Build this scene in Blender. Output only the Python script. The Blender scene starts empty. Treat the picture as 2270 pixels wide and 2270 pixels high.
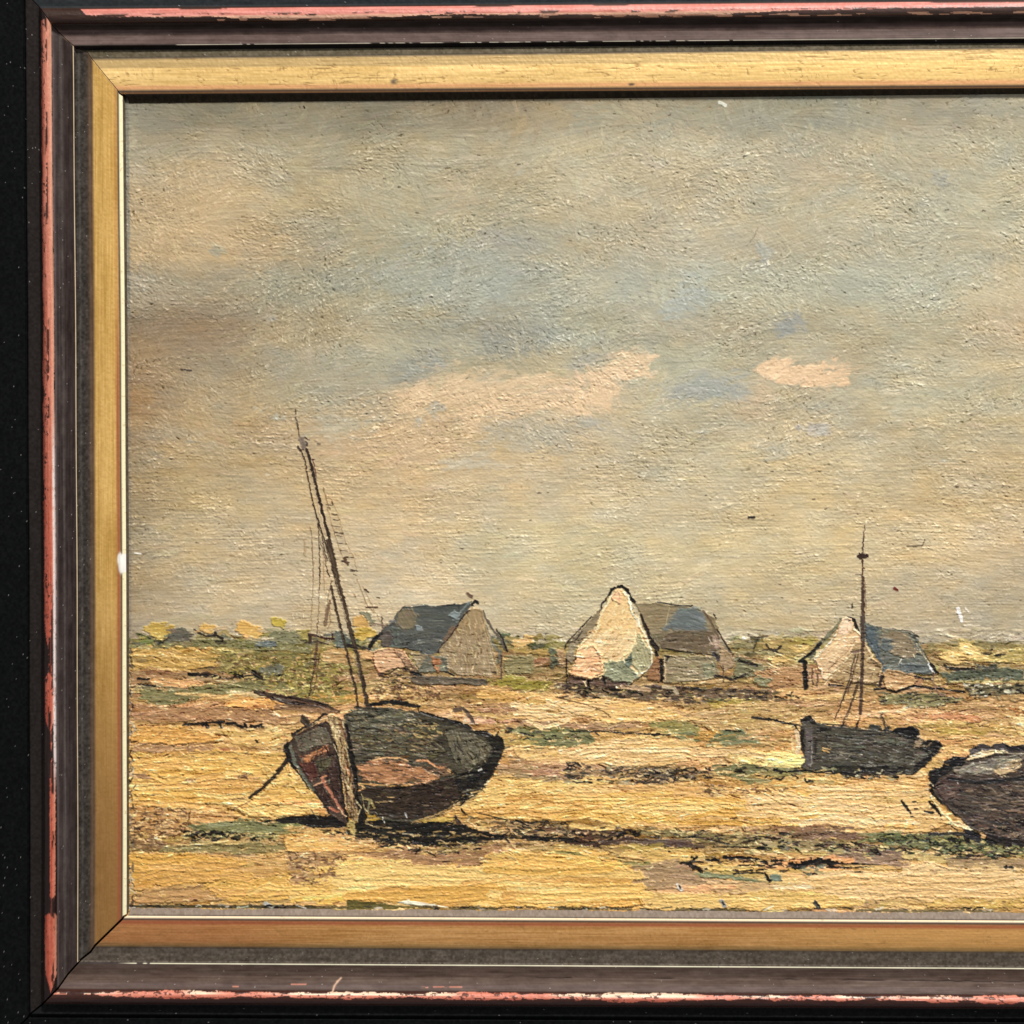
import bpy, math
import numpy as np
rng = np.random.default_rng(7)
S = 0.00015            # metres per photo pixel
F = 2.6 * 2270         # focal length in photo pixels

# ------------------------------------------------------------------ camera pose from the picture's edges
def rot(a, b, c):
    ca, sa, cb, sb, cc, sc = math.cos(a), math.sin(a), math.cos(b), math.sin(b), math.cos(c), math.sin(c)
    Rx = np.array([[1, 0, 0], [0, ca, -sa], [0, sa, ca]]); Ry = np.array([[cb, 0, sb], [0, 1, 0], [-sb, 0, cb]])
    Rz = np.array([[cc, -sc, 0], [sc, cc, 0], [0, 0, 1]])
    return Rz @ Ry @ Rx
def proj(p, X):
    c = rot(*p[:3]).T @ (np.array(X, float) - p[3:])
    return np.array([1135 + F * c[0] / -c[2], 1135 - F * c[1] / -c[2]])
def resid(p):
    a = proj(p, (0, 0, 0)) - (278, 229); b = proj(p, (0, -1790, 0)) - (287, 2008)
    t = proj(p, (2000, 0, 0)); u = proj(p, (2000, -1790, 0))
    return np.array([a[0], a[1], b[0], b[1], t[1] - (229 - 20.5 * (t[0] - 278) / 1992), u[1] - (2008 + 13 * (u[0] - 287) / 1983)])
pose = np.array([0, 0, 0, 860, -900, F], float)
for it in range(25):
    r0 = resid(pose); J = np.zeros((6, 6))
    for k in range(6):
        d = np.zeros(6); d[k] = 1e-5 if k < 3 else 0.1
        J[:, k] = (resid(pose + d) - r0) / d[k]
    pose = pose - np.linalg.solve(J, r0)
RC = rot(*pose[:3]); TC = pose[3:]
def P(u, v, h):
    """photo pixel + height above the panel -> point on the picture (px units, x right, y up, z out)"""
    d = np.stack([(u - 1135) / F, -(v - 1135) / F, -np.ones_like(u * 1.0)], -1) @ RC.T
    t = (h - TC[2]) / d[..., 2]
    return TC + d * t[..., None]
OX, OY = P(np.array([1770.]), np.array([2420.]), np.array([0.]))[0][:2]
def world(p):
    return np.stack([(p[..., 0] - OX) * S, -p[..., 2] * S, (p[..., 1] - OY) * S], -1)

# ------------------------------------------------------------------ noise
TAB = rng.random((256, 256)).astype(np.float32)
def vn(x, y, seed=0):
    x = np.asarray(x, np.float32) + seed * 17.37; y = np.asarray(y, np.float32) + seed * 31.71
    xi = np.floor(x).astype(np.int32); yi = np.floor(y).astype(np.int32)
    fx = x - xi; fy = y - yi; fx = fx * fx * (3 - 2 * fx); fy = fy * fy * (3 - 2 * fy)
    a = TAB[yi & 255, xi & 255]; b = TAB[yi & 255, (xi + 1) & 255]; c = TAB[(yi + 1) & 255, xi & 255]; d = TAB[(yi + 1) & 255, (xi + 1) & 255]
    return a + (b - a) * fx + (c - a) * fy + (a - b - c + d) * fx * fy
def fbm(x, y, seed=0, o=4):
    r = 0; w = 0.5; t = 0
    for k in range(o):
        r = r + w * vn(x * 2 ** k, y * 2 ** k, seed + k * 3); t += w; w *= .55
    return r / t
def lin(c):
    c = np.clip(c, 0, 255) / 255.0
    return np.where(c <= .04045, c / 12.92, ((c + .055) / 1.055) ** 2.4)

# ------------------------------------------------------------------ the paint layer (colour + thickness on one fine grid)
q = 1.5
GU = np.concatenate([np.arange(266, 2296, q), np.arange(2296, 3306, 6.0)]).astype(np.float32)
GV = np.arange(200, 2034, q).astype(np.float32)
U, V = np.meshgrid(GU, GV)
C = np.zeros(U.shape + (3,), np.float32); Z = np.zeros_like(U); ID = np.zeros(U.shape, np.int16)
N1 = vn(U / 4.5, V / 3.5, 1); N2 = vn(U / 14, V / 8, 2); N3 = fbm(U / 60, V / 30, 3)
CUR = 0
GAIN = 1.0

def win(x0, x1, y0, y1):
    a, b = np.searchsorted(GU, [x0, x1]); c, d = np.searchsorted(GV, [y0, y1])
    return slice(c, d), slice(a, b)
def comp(sl, al, col, h, soak=.5):
    al3 = al[..., None]
    C[sl] = C[sl] * (1 - al3) + col * al3
    Z[sl] = Z[sl] * (1 - al * soak) + h * al
    if CUR is not None:
        m = al > .42
        w = ID[sl]; w[m] = CUR; ID[sl] = w
def stroke(pts, w, col, col2=None, h=.8, dry=0, a=1, rough=.35, seed=None, ridge=.5, w1=None):
    pts = np.array(pts, float).reshape(-1, 2); w1 = w if w1 is None else w1
    seed = rng.integers(0, 200) if seed is None else seed
    W = max(w, w1) / 2 + 3
    sl = win(pts[:, 0].min() - W, pts[:, 0].max() + W, pts[:, 1].min() - W, pts[:, 1].max() + W)
    X, Y = U[sl], V[sl]
    if X.size == 0: return
    seg = np.diff(pts, axis=0); ln = np.hypot(seg[:, 0], seg[:, 1]) + 1e-6; tot = ln.sum(); acc = 0
    D = np.full(X.shape, 1e9, np.float32); Sg = np.zeros_like(D); L = np.zeros_like(D)
    for (p, d, l) in zip(pts[:-1], seg, ln):
        t = np.clip(((X - p[0]) * d[0] + (Y - p[1]) * d[1]) / l ** 2, 0, 1)
        dx = X - p[0] - t * d[0]; dy = Y - p[1] - t * d[1]; dd = np.hypot(dx, dy); m = dd < D
        D = np.where(m, dd, D); Sg = np.where(m, np.sign(dx * d[1] - dy * d[0]) * dd, Sg); L = np.where(m, acc + t * l, L); acc += l
    tt = L / tot; hw = (w + (w1 - w) * tt) / 2
    br = vn(L / 26 + seed, Sg / 1.7 + seed * 3.1, seed); br2 = vn(L / 7, Sg / 1.2, seed + 5)
    r = D / np.maximum(hw, .5) + rough * (N1[sl] - .5) * 1.6 + rough * (br - .5)
    al = np.clip((1 - r) * hw / q * .9 + .45, 0, 1) * a
    if dry > 0:
        al = al * np.clip(((br * .6 + br2 * .4) - dry * (.55 + .45 * tt)) * 7 + .5, 0, 1)
    col = np.array(col, float); col2 = col * 1.12 if col2 is None else np.array(col2, float)
    cc = col + (col2 - col) * br[..., None] + (br2[..., None] - .5) * 12
    hh = h * (.55 + .9 * br + ridge * 1.4 * np.exp(-((r - .8) / .22) ** 2))
    comp(sl, al, cc, hh)
def poly(pts, col, col2=None, h=.8, a=1, rough=3, ang=0, seed=None, ridge=1.2, soft=1.6, dry=0, st=(34, 2.2)):
    pts = np.array(pts, float).reshape(-1, 2); seed = rng.integers(0, 200) if seed is None else seed
    M = rough + soft + 2
    sl = win(pts[:, 0].min() - M, pts[:, 0].max() + M, pts[:, 1].min() - M, pts[:, 1].max() + M)
    X, Y = U[sl], V[sl]
    if X.size == 0: return
    D = np.full(X.shape, 1e9, np.float32); ins = np.zeros(X.shape, bool); q2 = np.roll(pts, -1, 0)
    for p, e in zip(pts, q2):
        d = e - p; l2 = d @ d + 1e-9
        t = np.clip(((X - p[0]) * d[0] + (Y - p[1]) * d[1]) / l2, 0, 1)
        D = np.minimum(D, np.hypot(X - p[0] - t * d[0], Y - p[1] - t * d[1]))
        if p[1] != e[1]:
            ins ^= ((p[1] > Y) != (e[1] > Y)) & (X < d[0] * (Y - p[1]) / d[1] + p[0])
    ca, sa = math.cos(math.radians(ang)), math.sin(math.radians(ang))
    A = X * ca + Y * sa; B = -X * sa + Y * ca
    br = vn(A / st[0], B / st[1], seed); br2 = vn(A / 9, B / 1.6, seed + 4)
    sd = np.where(ins, D, -D) + rough * ((N2[sl] - .5) * 1.3 + (N1[sl] - .5) * .9 + (br - .5) * 1.2)
    al = np.clip(sd / soft + .5, 0, 1) * a
    if dry > 0: al = al * np.clip(((br * .55 + br2 * .45) - dry) * 6 + .5, 0, 1)
    col = np.array(col, float); col2 = col * 1.1 if col2 is None else np.array(col2, float)
    cc = col + (col2 - col) * br[..., None] + (br2[..., None] - .5) * 14
    hh = h * (.5 + .9 * br + .3 * br2 + ridge * np.exp(-((sd - 2) / 1.8) ** 2))
    comp(sl, al, cc, hh)
def inpoly(x, y, pts):
    ins = np.zeros(np.shape(x), bool); q2 = np.roll(pts, -1, 0)
    for p, e in zip(pts, q2):
        if p[1] != e[1]: ins ^= ((p[1] > y) != (e[1] > y)) & (x < (e[0] - p[0]) * (y - p[1]) / (e[1] - p[1]) + p[0])
    return ins
def dabs(pts, n, cols, ln=(5, 16), w=(2, 5), ang=0, ja=12, a=1, h=.8, jc=14, dry=0):
    pts = np.array(pts, float).reshape(-1, 2); k = 0; lo = pts.min(0); hi = pts.max(0); cols = np.array(cols, float)
    if cols.ndim == 1: cols = cols[None]
    tries = 0
    while k < n and tries < n * 20:
        tries += 1
        x, y = rng.uniform(lo, hi)
        if not inpoly(x, y, pts): continue
        k += 1; t = math.radians(ang + rng.normal(0, ja)); l = rng.uniform(*ln) / 2; b = rng.normal(0, l * .25)
        c = cols[rng.integers(len(cols))] + rng.normal(0, jc) + rng.normal(0, 3, 3)
        stroke([x - l * math.cos(t), y - l * math.sin(t), x - b * math.sin(t), y + b * math.cos(t), x + l * math.cos(t), y + l * math.sin(t)], rng.uniform(*w), c, None, h, dry, a, .5)
def smear(n, x0, x1, y0, y1, ln, w, jc, h, ja=7, fn=None, a=1, dry=0):
    for k in range(n):
        x = rng.uniform(x0, x1); y = rng.uniform(y0, y1)
        i = min(np.searchsorted(GV, y), len(GV) - 1); j = min(np.searchsorted(GU, x), len(GU) - 1)
        c = C[i, j] + rng.normal(0, jc) + rng.normal(0, jc * .3, 3)
        th = math.radians(rng.normal(0, ja)) + (fn(x, y) if fn else 0); l = rng.uniform(*ln) / 2; b = rng.normal(0, l * .12)
        stroke([x - l * math.cos(th), y - l * math.sin(th), x - b * math.sin(th), y + b * math.cos(th), x + l * math.cos(th), y + l * math.sin(th)],
               rng.uniform(*w), c, c * 1.06, h, dry, a, .45)
def zm(x0, y0, s):
    return lambda t: (np.array(t.split(), float).reshape(-1, 2) / s + (x0, y0))
def zw(s): return lambda w: w / s
A_ = zm(520, 1480, 4.83); B_ = zm(780, 1480, 4.83); C_ = zm(560, 880, 4.83); D_ = zm(560, 1200, 4.83)
E_ = zm(1600, 1140, 4.293); F_ = zm(1640, 1500, 4.111); G_ = zm(1900, 1500, 4.111); H_ = zm(780, 1260, 4.83)
I_ = zm(1220, 1270, 4.391); J_ = zm(260, 1340, 3.864); K_ = zm(270, 1720, 3.864); L_ = zm(770, 1720, 3.864)
M_ = zm(1270, 1620, 3.864); N_ = zm(1770, 1720, 3.864); O_ = zm(1100, 1440, 2.76); Q_ = zm(1900, 1300, 5.222)
S1 = zm(270, 200, 1.932); S2 = zm(1270, 200, 1.932); S3 = zm(270, 750, 1.932); S4 = zm(1270, 750, 1.932)
BK = (24, 20, 17)

# ---- sky colours
gu = [266, 450, 650, 900, 1100, 1300, 1500, 1800, 2050, 2300, 3306]
gv = [200, 260, 330, 450, 560, 630, 730, 800, 880, 960, 1030, 1120, 1200, 1340, 1460]
G = '''
112 106 88|110 104 84|114 105 86|120 108 88|128 112 90|146 130 104|150 136 108|138 138 122|150 140 118|156 150 130|150 142 122
150 142 122|134 124 100|136 126 102|138 126 100|150 132 102|172 154 120|160 148 122|152 148 128|164 154 130|168 160 136|160 152 128
172 158 126|176 158 122|166 154 122|168 156 122|176 162 128|184 172 138|188 176 144|180 168 138|182 172 142|176 168 138|172 164 134
186 160 118|194 162 114|180 162 122|172 162 128|178 166 130|188 174 138|188 174 140|182 172 140|178 172 144|186 178 144|180 172 140
188 158 110|196 164 116|164 150 118|164 158 128|168 164 140|178 168 138|182 172 144|178 168 138|178 170 142|188 178 144|182 172 140
168 154 126|164 150 120|160 154 126|160 158 132|166 168 148|176 174 150|178 182 162|178 176 150|178 176 150|200 180 140|188 176 140
146 120 84|148 122 88|170 152 114|172 162 130|152 150 130|170 170 146|172 164 138|176 166 134|184 174 140|200 176 138|188 174 136
152 122 84|158 138 104|172 160 130|174 170 142|178 168 136|184 172 138|176 172 142|184 172 140|184 174 142|192 174 134|186 172 134
156 122 82|172 150 112|184 168 132|196 172 132|198 178 138|194 178 144|186 178 148|188 176 144|190 180 146|196 182 144|190 178 140
160 132 92|182 158 116|188 162 120|202 174 128|200 178 136|196 178 142|188 176 142|194 178 142|188 174 138|194 176 136|188 172 134
162 138 98|182 158 114|192 166 122|204 176 130|206 182 140|198 178 138|190 178 144|204 184 140|198 178 136|194 172 130|190 172 132
160 138 100|188 166 122|200 176 132|208 182 138|206 186 146|206 188 148|202 184 144|210 188 142|206 182 136|200 178 136|196 176 136
164 144 106|194 172 130|204 180 138|208 186 146|204 190 150|206 192 150|212 194 150|214 192 144|212 188 142|204 180 140|198 178 138
166 146 112|196 176 138|206 184 144|212 192 154|208 190 150|206 190 148|200 182 140|200 180 138|196 178 142|190 174 140|190 174 140
164 150 122|176 160 126|178 162 126|182 164 128|180 162 126|178 162 126|176 162 126|176 162 128|176 160 128|174 160 128|174 160 128'''
G = np.array([[c.split() for c in r.split('|')] for r in G.strip().split('\n')], float)
def gi(xs, g):
    i = np.clip(np.searchsorted(g, xs) - 1, 0, len(g) - 2); g = np.array(g, float); f = (xs - g[i]) / (g[i + 1] - g[i]); return i, np.clip(f, 0, 1)
wu = GU + 0; iu, fu = gi(wu, gu); iv, fv = gi(GV, gv)
fu = (fu * fu * (3 - 2 * fu))[None, :, None]; fv = (fv * fv * (3 - 2 * fv))[:, None, None]
C[:] = (G[iv][:, iu] * (1 - fv) * (1 - fu) + G[iv][:, iu + 1] * (1 - fv) * fu + G[iv + 1][:, iu] * fv * (1 - fu) + G[iv + 1][:, iu + 1] * fv * fu)
C += ((fbm(U / 120, V / 50, 11) - .5) * 30)[..., None] * np.array([1, .95, .85]) + ((fbm(U / 60, V / 30, 21) - .5) * 26)[..., None] * np.array([.8, .1, -.8]) + ((fbm(U / 18, V / 10, 25) - .5) * 20)[..., None] * np.array([1, .9, .8])
CUR = None
def cloud(p, c, a=.7, r=14, s=12, ang=-10):
    c = np.array(c) * 1.08 + 10; c = c * .84 + c.mean() * .16; a = a * .8
    poly(p, c, np.array(c) * 1.05, .25, min(a * 1.25, 1), r * 1.8, ang, None, 0, s * 2.4, .24, (46, 9))
cloud(S1('130 420 380 330 600 330 590 420 400 640 200 650 60 640 60 480'), (178, 146, 94), .45, 20, 30)
cloud(S1('400 560 560 620 700 620 700 710 600 770 440 730 400 660'), (178, 142, 90), .6, 14, 18)
cloud(S1('1390 400 1500 395 1540 480 1440 520 1370 470'), (172, 146, 104), .6, 10, 14)
cloud(S1('1040 740 1200 690 1420 660 1640 680 1740 760 1700 880 1500 990 1250 900 1100 830'), (138, 146, 134), .55, 20, 26)
cloud(S1('1500 600 1650 610 1780 640 1760 680 1560 650'), (130, 128, 118), .6, 10, 14)
cloud(S1('1560 1040 1700 1000 1860 1010 1800 1100 1600 1180 1520 1130'), (116, 120, 112), .6, 14, 18)
cloud(S1('1180 1180 1280 1100 1400 1130 1350 1220 1240 1260 1150 1240'), (112, 118, 112), .6, 14, 16)
cloud(S1('700 1200 900 1160 1180 1170 1200 1250 1100 1352 800 1352'), (142, 140, 118), .5, 20, 24)
cloud(S1('140 1000 300 990 520 1000 510 1100 300 1130 130 1120'), (126, 100, 70), .45, 16, 22)
cloud(S1('60 80 300 60 380 130 280 200 60 190'), (118, 110, 88), .4, 14, 20)
# peach clouds
for p, c, a in [('1180 240 1260 200 1400 150 1560 160 1740 170 1932 160 1932 330 1760 340 1640 380 1500 420 1420 340 1330 290 1240 320 1180 290', (204, 168, 120), .8),
                ('880 400 1080 400 1200 360 1400 350 1450 460 1380 540 1200 560 900 470', (186, 152, 108), .55),
                ('600 360 740 370 880 400 960 470 820 520 640 450', (178, 150, 108), .45)]:
    cloud(S3(p), c, a, 16, 12)
cloud(S4('0 160 120 120 170 60 290 40 340 80 330 150 200 190 190 270 120 300 0 320'), (210, 172, 124), .85, 12, 8)
cloud(S4('0 60 120 50 170 60 100 110 0 130'), (128, 130, 122), .6, 10, 12)
cloud(S4('780 90 860 90 1000 110 1110 90 1185 120 1180 200 1040 210 900 190 800 165'), (216, 172, 122), .9, 8, 5)
cloud(S4('760 240 800 170 830 180 850 260 820 330 700 340 690 270'), (182, 152, 112), .6, 10, 12)
cloud(S4('380 200 560 150 740 170 750 240 560 260 400 260'), (128, 136, 134), .6, 12, 14)
cloud(S4('30 360 140 340 200 360 90 390 30 400'), (150, 150, 138), .6, 8, 8)
cloud(S4('960 370 1090 370 1100 400 980 400'), (150, 146, 140), .7, 8, 6)
cloud(S4('800 470 900 460 930 500 820 540'), (158, 154, 132), .6, 8, 6)
cloud(S3('1540 370 1760 350 1932 360 1932 470 1650 470 1560 430'), (150, 148, 130), .55, 14, 16)
cloud(S3('1340 520 1550 510 1640 545 1400 560'), (166, 160, 138), .6, 8, 8)
cloud(S3('760 380 900 330 1080 350 1060 400 900 420 800 410'), (156, 154, 128), .6, 12, 14)
cloud(S2('480 800 560 790 570 880 520 940 400 990 380 950'), (142, 154, 150), .7, 10, 10)
cloud(S2('540 760 1340 700 1700 700 1740 780 1560 900 1240 860 1000 900 860 960 840 860'), (150, 152, 128), .5, 16, 22)
cloud(S2('870 980 960 950 990 990 920 1040 870 1070'), (118, 126, 128), .8, 8, 6)
cloud(S2('1540 350 1600 360 1600 400 1550 400'), (128, 132, 124), .7, 8, 6)
cloud(S2('800 670 850 660 850 740 800 740'), (140, 144, 138), .7, 8, 6)
cloud(S2('0 80 130 70 560 80 940 90 930 150 560 170 300 170 120 160 0 150'), (130, 130, 112), .6, 14, 14)
cloud(S2('250 50 370 50 360 150 200 160 120 170 200 110'), (158, 138, 100), .6, 12, 12)
cloud(S2('940 290 1130 330 1130 420 960 430'), (176, 152, 112), .5, 14, 14)
for x, y, r, c in [(578, 908, 8, (168, 166, 144)), (612, 928, 10, (160, 166, 150)), (470, 985, 8, (150, 146, 120)), (420, 978, 9, (152, 140, 112)), (335, 972, 9, (140, 122, 92)),
                   (348, 1006, 10, (128, 116, 92)), (1558, 960, 9, (152, 156, 140)), (2090, 1025, 11, (156, 156, 138)), (1020, 415, 12, (180, 150, 112)), (928, 936, 10, (150, 152, 138)),
                   (965, 905, 24, (154, 148, 128)), (915, 820, 14, (150, 150, 132)), (595, 705, 12, (150, 148, 138)), (480, 555, 16, (140, 136, 112)), (795, 600, 12, (140, 142, 126)), (1145, 380, 16, (156, 152, 130))]:
    cloud([x - r, y, x, y - r * .7, x + r, y, x, y + r * .7], c, .75, 5, 4)
ref = np.array([184, 175, 147.]); kk = (.30 * np.clip((1000 - V) / 300, .35, 1))[..., None]; C = C * (1 - kk) + ref * (C.mean(-1, keepdims=True) / ref.mean() * .6 + .4) * kk
C = C.astype(np.float32)
def flow(x, y):
    k = np.clip((1050 - y) / 250, 0, 1)
    return (vn(x / 150., y / 110., 41) - .5) * 5.2 * k + (vn(x / 240., y / 130., 43) - .5) * .5
smear(3800, 266, 2300, 205, 1440, (12, 46), (4, 11), 4.5, .35, 10, lambda x, y: float(flow(np.float32(x), np.float32(y))), .55)
for k in range(150):                                   # specks and pin holes
    x, y = rng.uniform(280, 2270), rng.uniform(230, 1420); r = rng.uniform(1.5, 3)
    stroke([x - r, y, x + r, y + rng.normal(0, 1)], r, (60, 48, 36) if k % 3 else (225, 215, 190), None, .2, 0, .75)
for x, y, r, w in [(1666, 1147, 12, 5), (2270, 1180, 2, 2)]: stroke([x - r / 2, y, x + r / 2, y], w, BK)
stroke([402, 820, 422, 821], 4, (60, 50, 40)); stroke([1655, 545, 1672, 525, 1680, 505], 2, (120, 106, 84), None, .3, .2, .7); stroke([1983, 1304, 1988, 1308], 7, (90, 28, 20)); stroke([1890, 1340, 1890, 1345], 4, BK)
stroke(Q_('1170 260 1210 400'), 8, (235, 230, 222)); stroke(Q_('1250 455 1410 455'), 4, (220, 205, 175)); stroke(Q_('1260 250 1290 290'), 4, (228, 220, 200))
stroke([2012, 1210, 2045, 1209, 2050, 1196], 3, (100, 84, 58)); stroke([298, 1226, 312, 1228], 3, (238, 232, 215)); stroke([1595, 228, 1608, 235], 8, (205, 205, 190)); stroke([674, 236, 675, 239], 4, BK)
# grey dusty left edge of the panel
stroke([281, 232, 285, 700], 9, (140, 140, 126), (120, 118, 100), .4, 0, .75, .5); stroke([286, 700, 289, 1400], 6, (128, 120, 104), None, .4, 0, .5, .6)

# ---- crinkled relief of the sky
def lic(th, n, seed):
    w = np.random.default_rng(seed).random(U.shape).astype(np.float32)
    w = (w + np.roll(w, 1, 0) + np.roll(w, 1, 1) + np.roll(w, (1, 1), (0, 1))) / 4
    ii, jj = np.meshgrid(np.arange(U.shape[0]), np.arange(U.shape[1]), indexing='ij')
    out = np.zeros_like(U); dx = np.cos(th); dy = np.sin(th)
    for sgn in (1, -1):
        x = jj.astype(np.float32); y = ii.astype(np.float32)
        for k in range(n):
            yi = np.clip(np.rint(y).astype(np.int32), 0, U.shape[0] - 1); xi = np.clip(np.rint(x).astype(np.int32), 0, U.shape[1] - 1)
            out += w[yi, xi]; x = x + sgn * dx[yi, xi]; y = y + sgn * dy[yi, xi]
    out -= out.mean(); return out / out.std()
TH = flow(U, V)
l1 = lic(TH, 5, 1); l2 = lic(TH + (vn(U / 12., V / 12., 5) - .5) * 3.4, 3, 2); l3 = lic(TH * .4, 12, 3); l4 = lic(TH * .15, 34, 4)
skyk = np.clip((1450 - V) / 20, 0, 1); hor = np.clip((V - 900) / 300, 0, 1)
amp = np.clip((fbm(U / 130, V / 75, 31) - .2) * 3.0, .4, 1.35)
CR = (l1 * (.17 - .02 * hor) + l2 * (.36 - .14 * hor) + l3 * (.12 + .18 * hor)) * amp
topq = np.clip((V - 230) / 120, .35, 1)
Z += (CR * .8 + (vn(U / 4.0, V / 3.2, 61) - .5) * .8 * (amp + .2)) * skyk * topq
C += ((CR * 5.0 + l4 * 3.2) * skyk * topq)[..., None] * np.array([1, .97, .88]); Z += l4 * .12 * skyk
pit = np.clip(-(l2 + l1 * .6) - 2.1, 0, 1) * skyk * np.clip(amp, .6, 1.3)
C -= (pit * 40)[..., None]; Z -= pit * .7  # shade in the pits also painted into the colour
hi = np.clip(l2 + l3 * .6 - 1.7, 0, 1) * skyk * topq * np.clip(amp, .5, 1.4); C += (hi * 34)[..., None]; Z += hi * .5  # crest highlights also painted into the colour

C += (skyk * np.clip((V - 230) / 150, 0, 1))[..., None] * np.array([3, 3, 6.])
# ---- ground underpainting
CUR = 0
rows = [(1380, (140, 132, 100)), (1410, (128, 118, 78)), (1440, (150, 128, 72)), (1500, (165, 132, 82)), (1560, (196, 150, 92)), (1640, (214, 166, 96)), (1700, (200, 152, 90)),
        (1760, (222, 172, 90)), (1830, (200, 150, 82)), (1880, (176, 140, 84)), (1930, (212, 164, 84)), (2034, (204, 158, 88))]
gp = np.clip((V - 1422 - 8 * (N2 - .5)) / 5, 0, 1)[..., None]
gc = np.stack([np.interp(GV, [r[0] for r in rows], [r[1][k] for r in rows]) for k in range(3)], -1)[:, None, :] + ((N3 - .5) * 30)[..., None]
C[:] = C * (1 - gp) + gc * gp
smear(1300, 270, 2300, 1430, 2030, (30, 120), (6, 16), 15, 1.1, 4)
smear(260, 2300, 3300, 1430, 2030, (60, 160), (10, 24), 15, 1.1, 4)
def p_(f, t, c, c2=None, **k): poly(f(t), c, c2, **k)
# left ground (J)
for t, c, kw in [
    ('110 360 500 350 960 390 840 460 840 520 600 575 350 570 120 530', (188, 146, 70), dict(h=1.4, rough=4)),
    ('870 400 1650 400 1932 480 1932 820 1400 780 900 560', (134, 120, 62), dict(h=.8, rough=7)),
    ('120 560 600 590 600 640 250 640 120 700', (158, 116, 74), {}),
    ('180 710 620 720 1000 650 1250 640 1600 680 1640 760 1200 740 760 780 500 860 340 870 200 800', (128, 122, 76), dict(rough=7)),
    ('270 640 700 640 740 690 600 720 330 720', (222, 164, 102), {}),
    ('120 850 900 880 1300 900 1500 1000 600 1000 120 1000', (174, 126, 82), dict(rough=6)),
    ('870 870 960 770 1160 770 1430 850 1420 880 1320 905 1200 880 1050 885', (240, 172, 90), dict(h=1.6)),
    ('120 1040 600 1050 880 1130 870 1180 400 1200 120 1170', (224, 162, 78), dict(h=1.6)),
    ('900 1080 1400 1100 1420 1180 1300 1230 1000 1200', (230, 184, 104), {}),
    ('120 1190 860 1220 840 1290 600 1300 300 1260 120 1260', (172, 128, 84), {}),
    ('110 1290 850 1250 1420 1280 1500 1500 1700 1700 1040 1740 1000 1500 700 1480 620 1450 110 1450', (230, 178, 90), dict(h=1.5)),
    ('120 1450 650 1470 730 1540 500 1515 120 1485', (164, 122, 82), dict(rough=2)),
    ('110 1480 700 1540 760 1600 760 1700 600 1740 400 1760 200 1650 110 1600', (226, 170, 82), dict(h=1.5)),
    ('720 1560 1100 1450 1130 1650 1000 1700 750 1700', (196, 146, 86), dict(rough=8)),
    ('110 1650 220 1690 420 1765 620 1780 560 1900 110 1932', (196, 140, 76), dict(rough=8)),
    ('1450 1330 1560 1400 1700 1700 1780 1790 1700 1790 1500 1560', (238, 190, 108), dict(h=1.5, ang=55)),
    ('1180 1350 1240 1340 1400 1500 1340 1560', (226, 182, 100), dict(h=1.4, ang=50)),
    ('1030 1750 1100 1700 1400 1690 1650 1740 1500 1800 1280 1830 1120 1815', (240, 190, 106), dict(h=2.2))]:
    p_(J_, t, c, **{**dict(h=1.1, rough=4, seed=None), **kw})
for t in ['150 430 400 440 700 470 840 455', '130 500 400 560 620 572', '180 370 600 362 950 392']: stroke(J_(t), 4, (226, 186, 110), None, 1.6, .2)
# middle ground (O)
for t, c, kw in [
    ('0 175 350 200 300 250 0 235', (150, 136, 50), {}), ('350 195 900 225 1500 240 1860 270 1860 320 1400 310 1130 340 900 300 600 290 350 260', (104, 84, 62), dict(rough=6)),
    ('1140 300 1500 310 1900 330 1932 480 1600 520 1280 480 1140 400', (190, 152, 92), dict(rough=6)), ('1200 300 1600 300 1640 350 1300 350', (172, 148, 64), {}),
    ('180 270 700 290 1150 370 1180 420 700 450 400 370 200 330', (234, 186, 112), dict(h=1.4)), ('0 250 180 270 400 340 300 370 0 330', (214, 166, 88), {}),
    ('0 330 180 360 300 430 900 470 880 510 300 470 0 470', (178, 138, 98), dict(rough=6)), ('60 480 560 480 620 570 400 600 100 580', (116, 118, 74), dict(rough=6)),
    ('900 450 1150 430 1280 500 1200 560 1000 500', (148, 138, 76), dict(rough=6)), ('1350 485 1500 495 1640 590 1400 590 1340 540', (112, 120, 84), dict(rough=6)),
    ('1060 515 1200 500 1260 560 1150 570', (120, 126, 84), {}),
    ('440 600 640 600 640 640 1100 680 1300 600 1350 680 900 700 600 680', (218, 158, 98), {}), ('640 560 800 545 1100 560 1270 600 1100 680 850 680 630 650', (234, 194, 116), dict(h=1.6)),
    ('100 585 440 600 430 680 200 690 110 640', (228, 184, 112), dict(h=1.5)), ('1350 600 1800 640 1780 700 1420 690', (234, 196, 120), dict(h=1.3)),
    ('0 640 110 650 200 700 420 720 420 800 100 790 0 760', (168, 134, 88), dict(rough=6)), ('420 690 700 670 1000 700 1330 740 1320 770 950 820 430 815', (128, 106, 78), dict(rough=7, a=.55, dry=.3)),
    ('1320 700 1560 700 1932 760 1932 820 1660 840 1500 790 1330 770', (112, 110, 68), dict(rough=4))]:
    p_(O_, t, c, **{**dict(h=1.0, rough=4), **kw})
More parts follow.
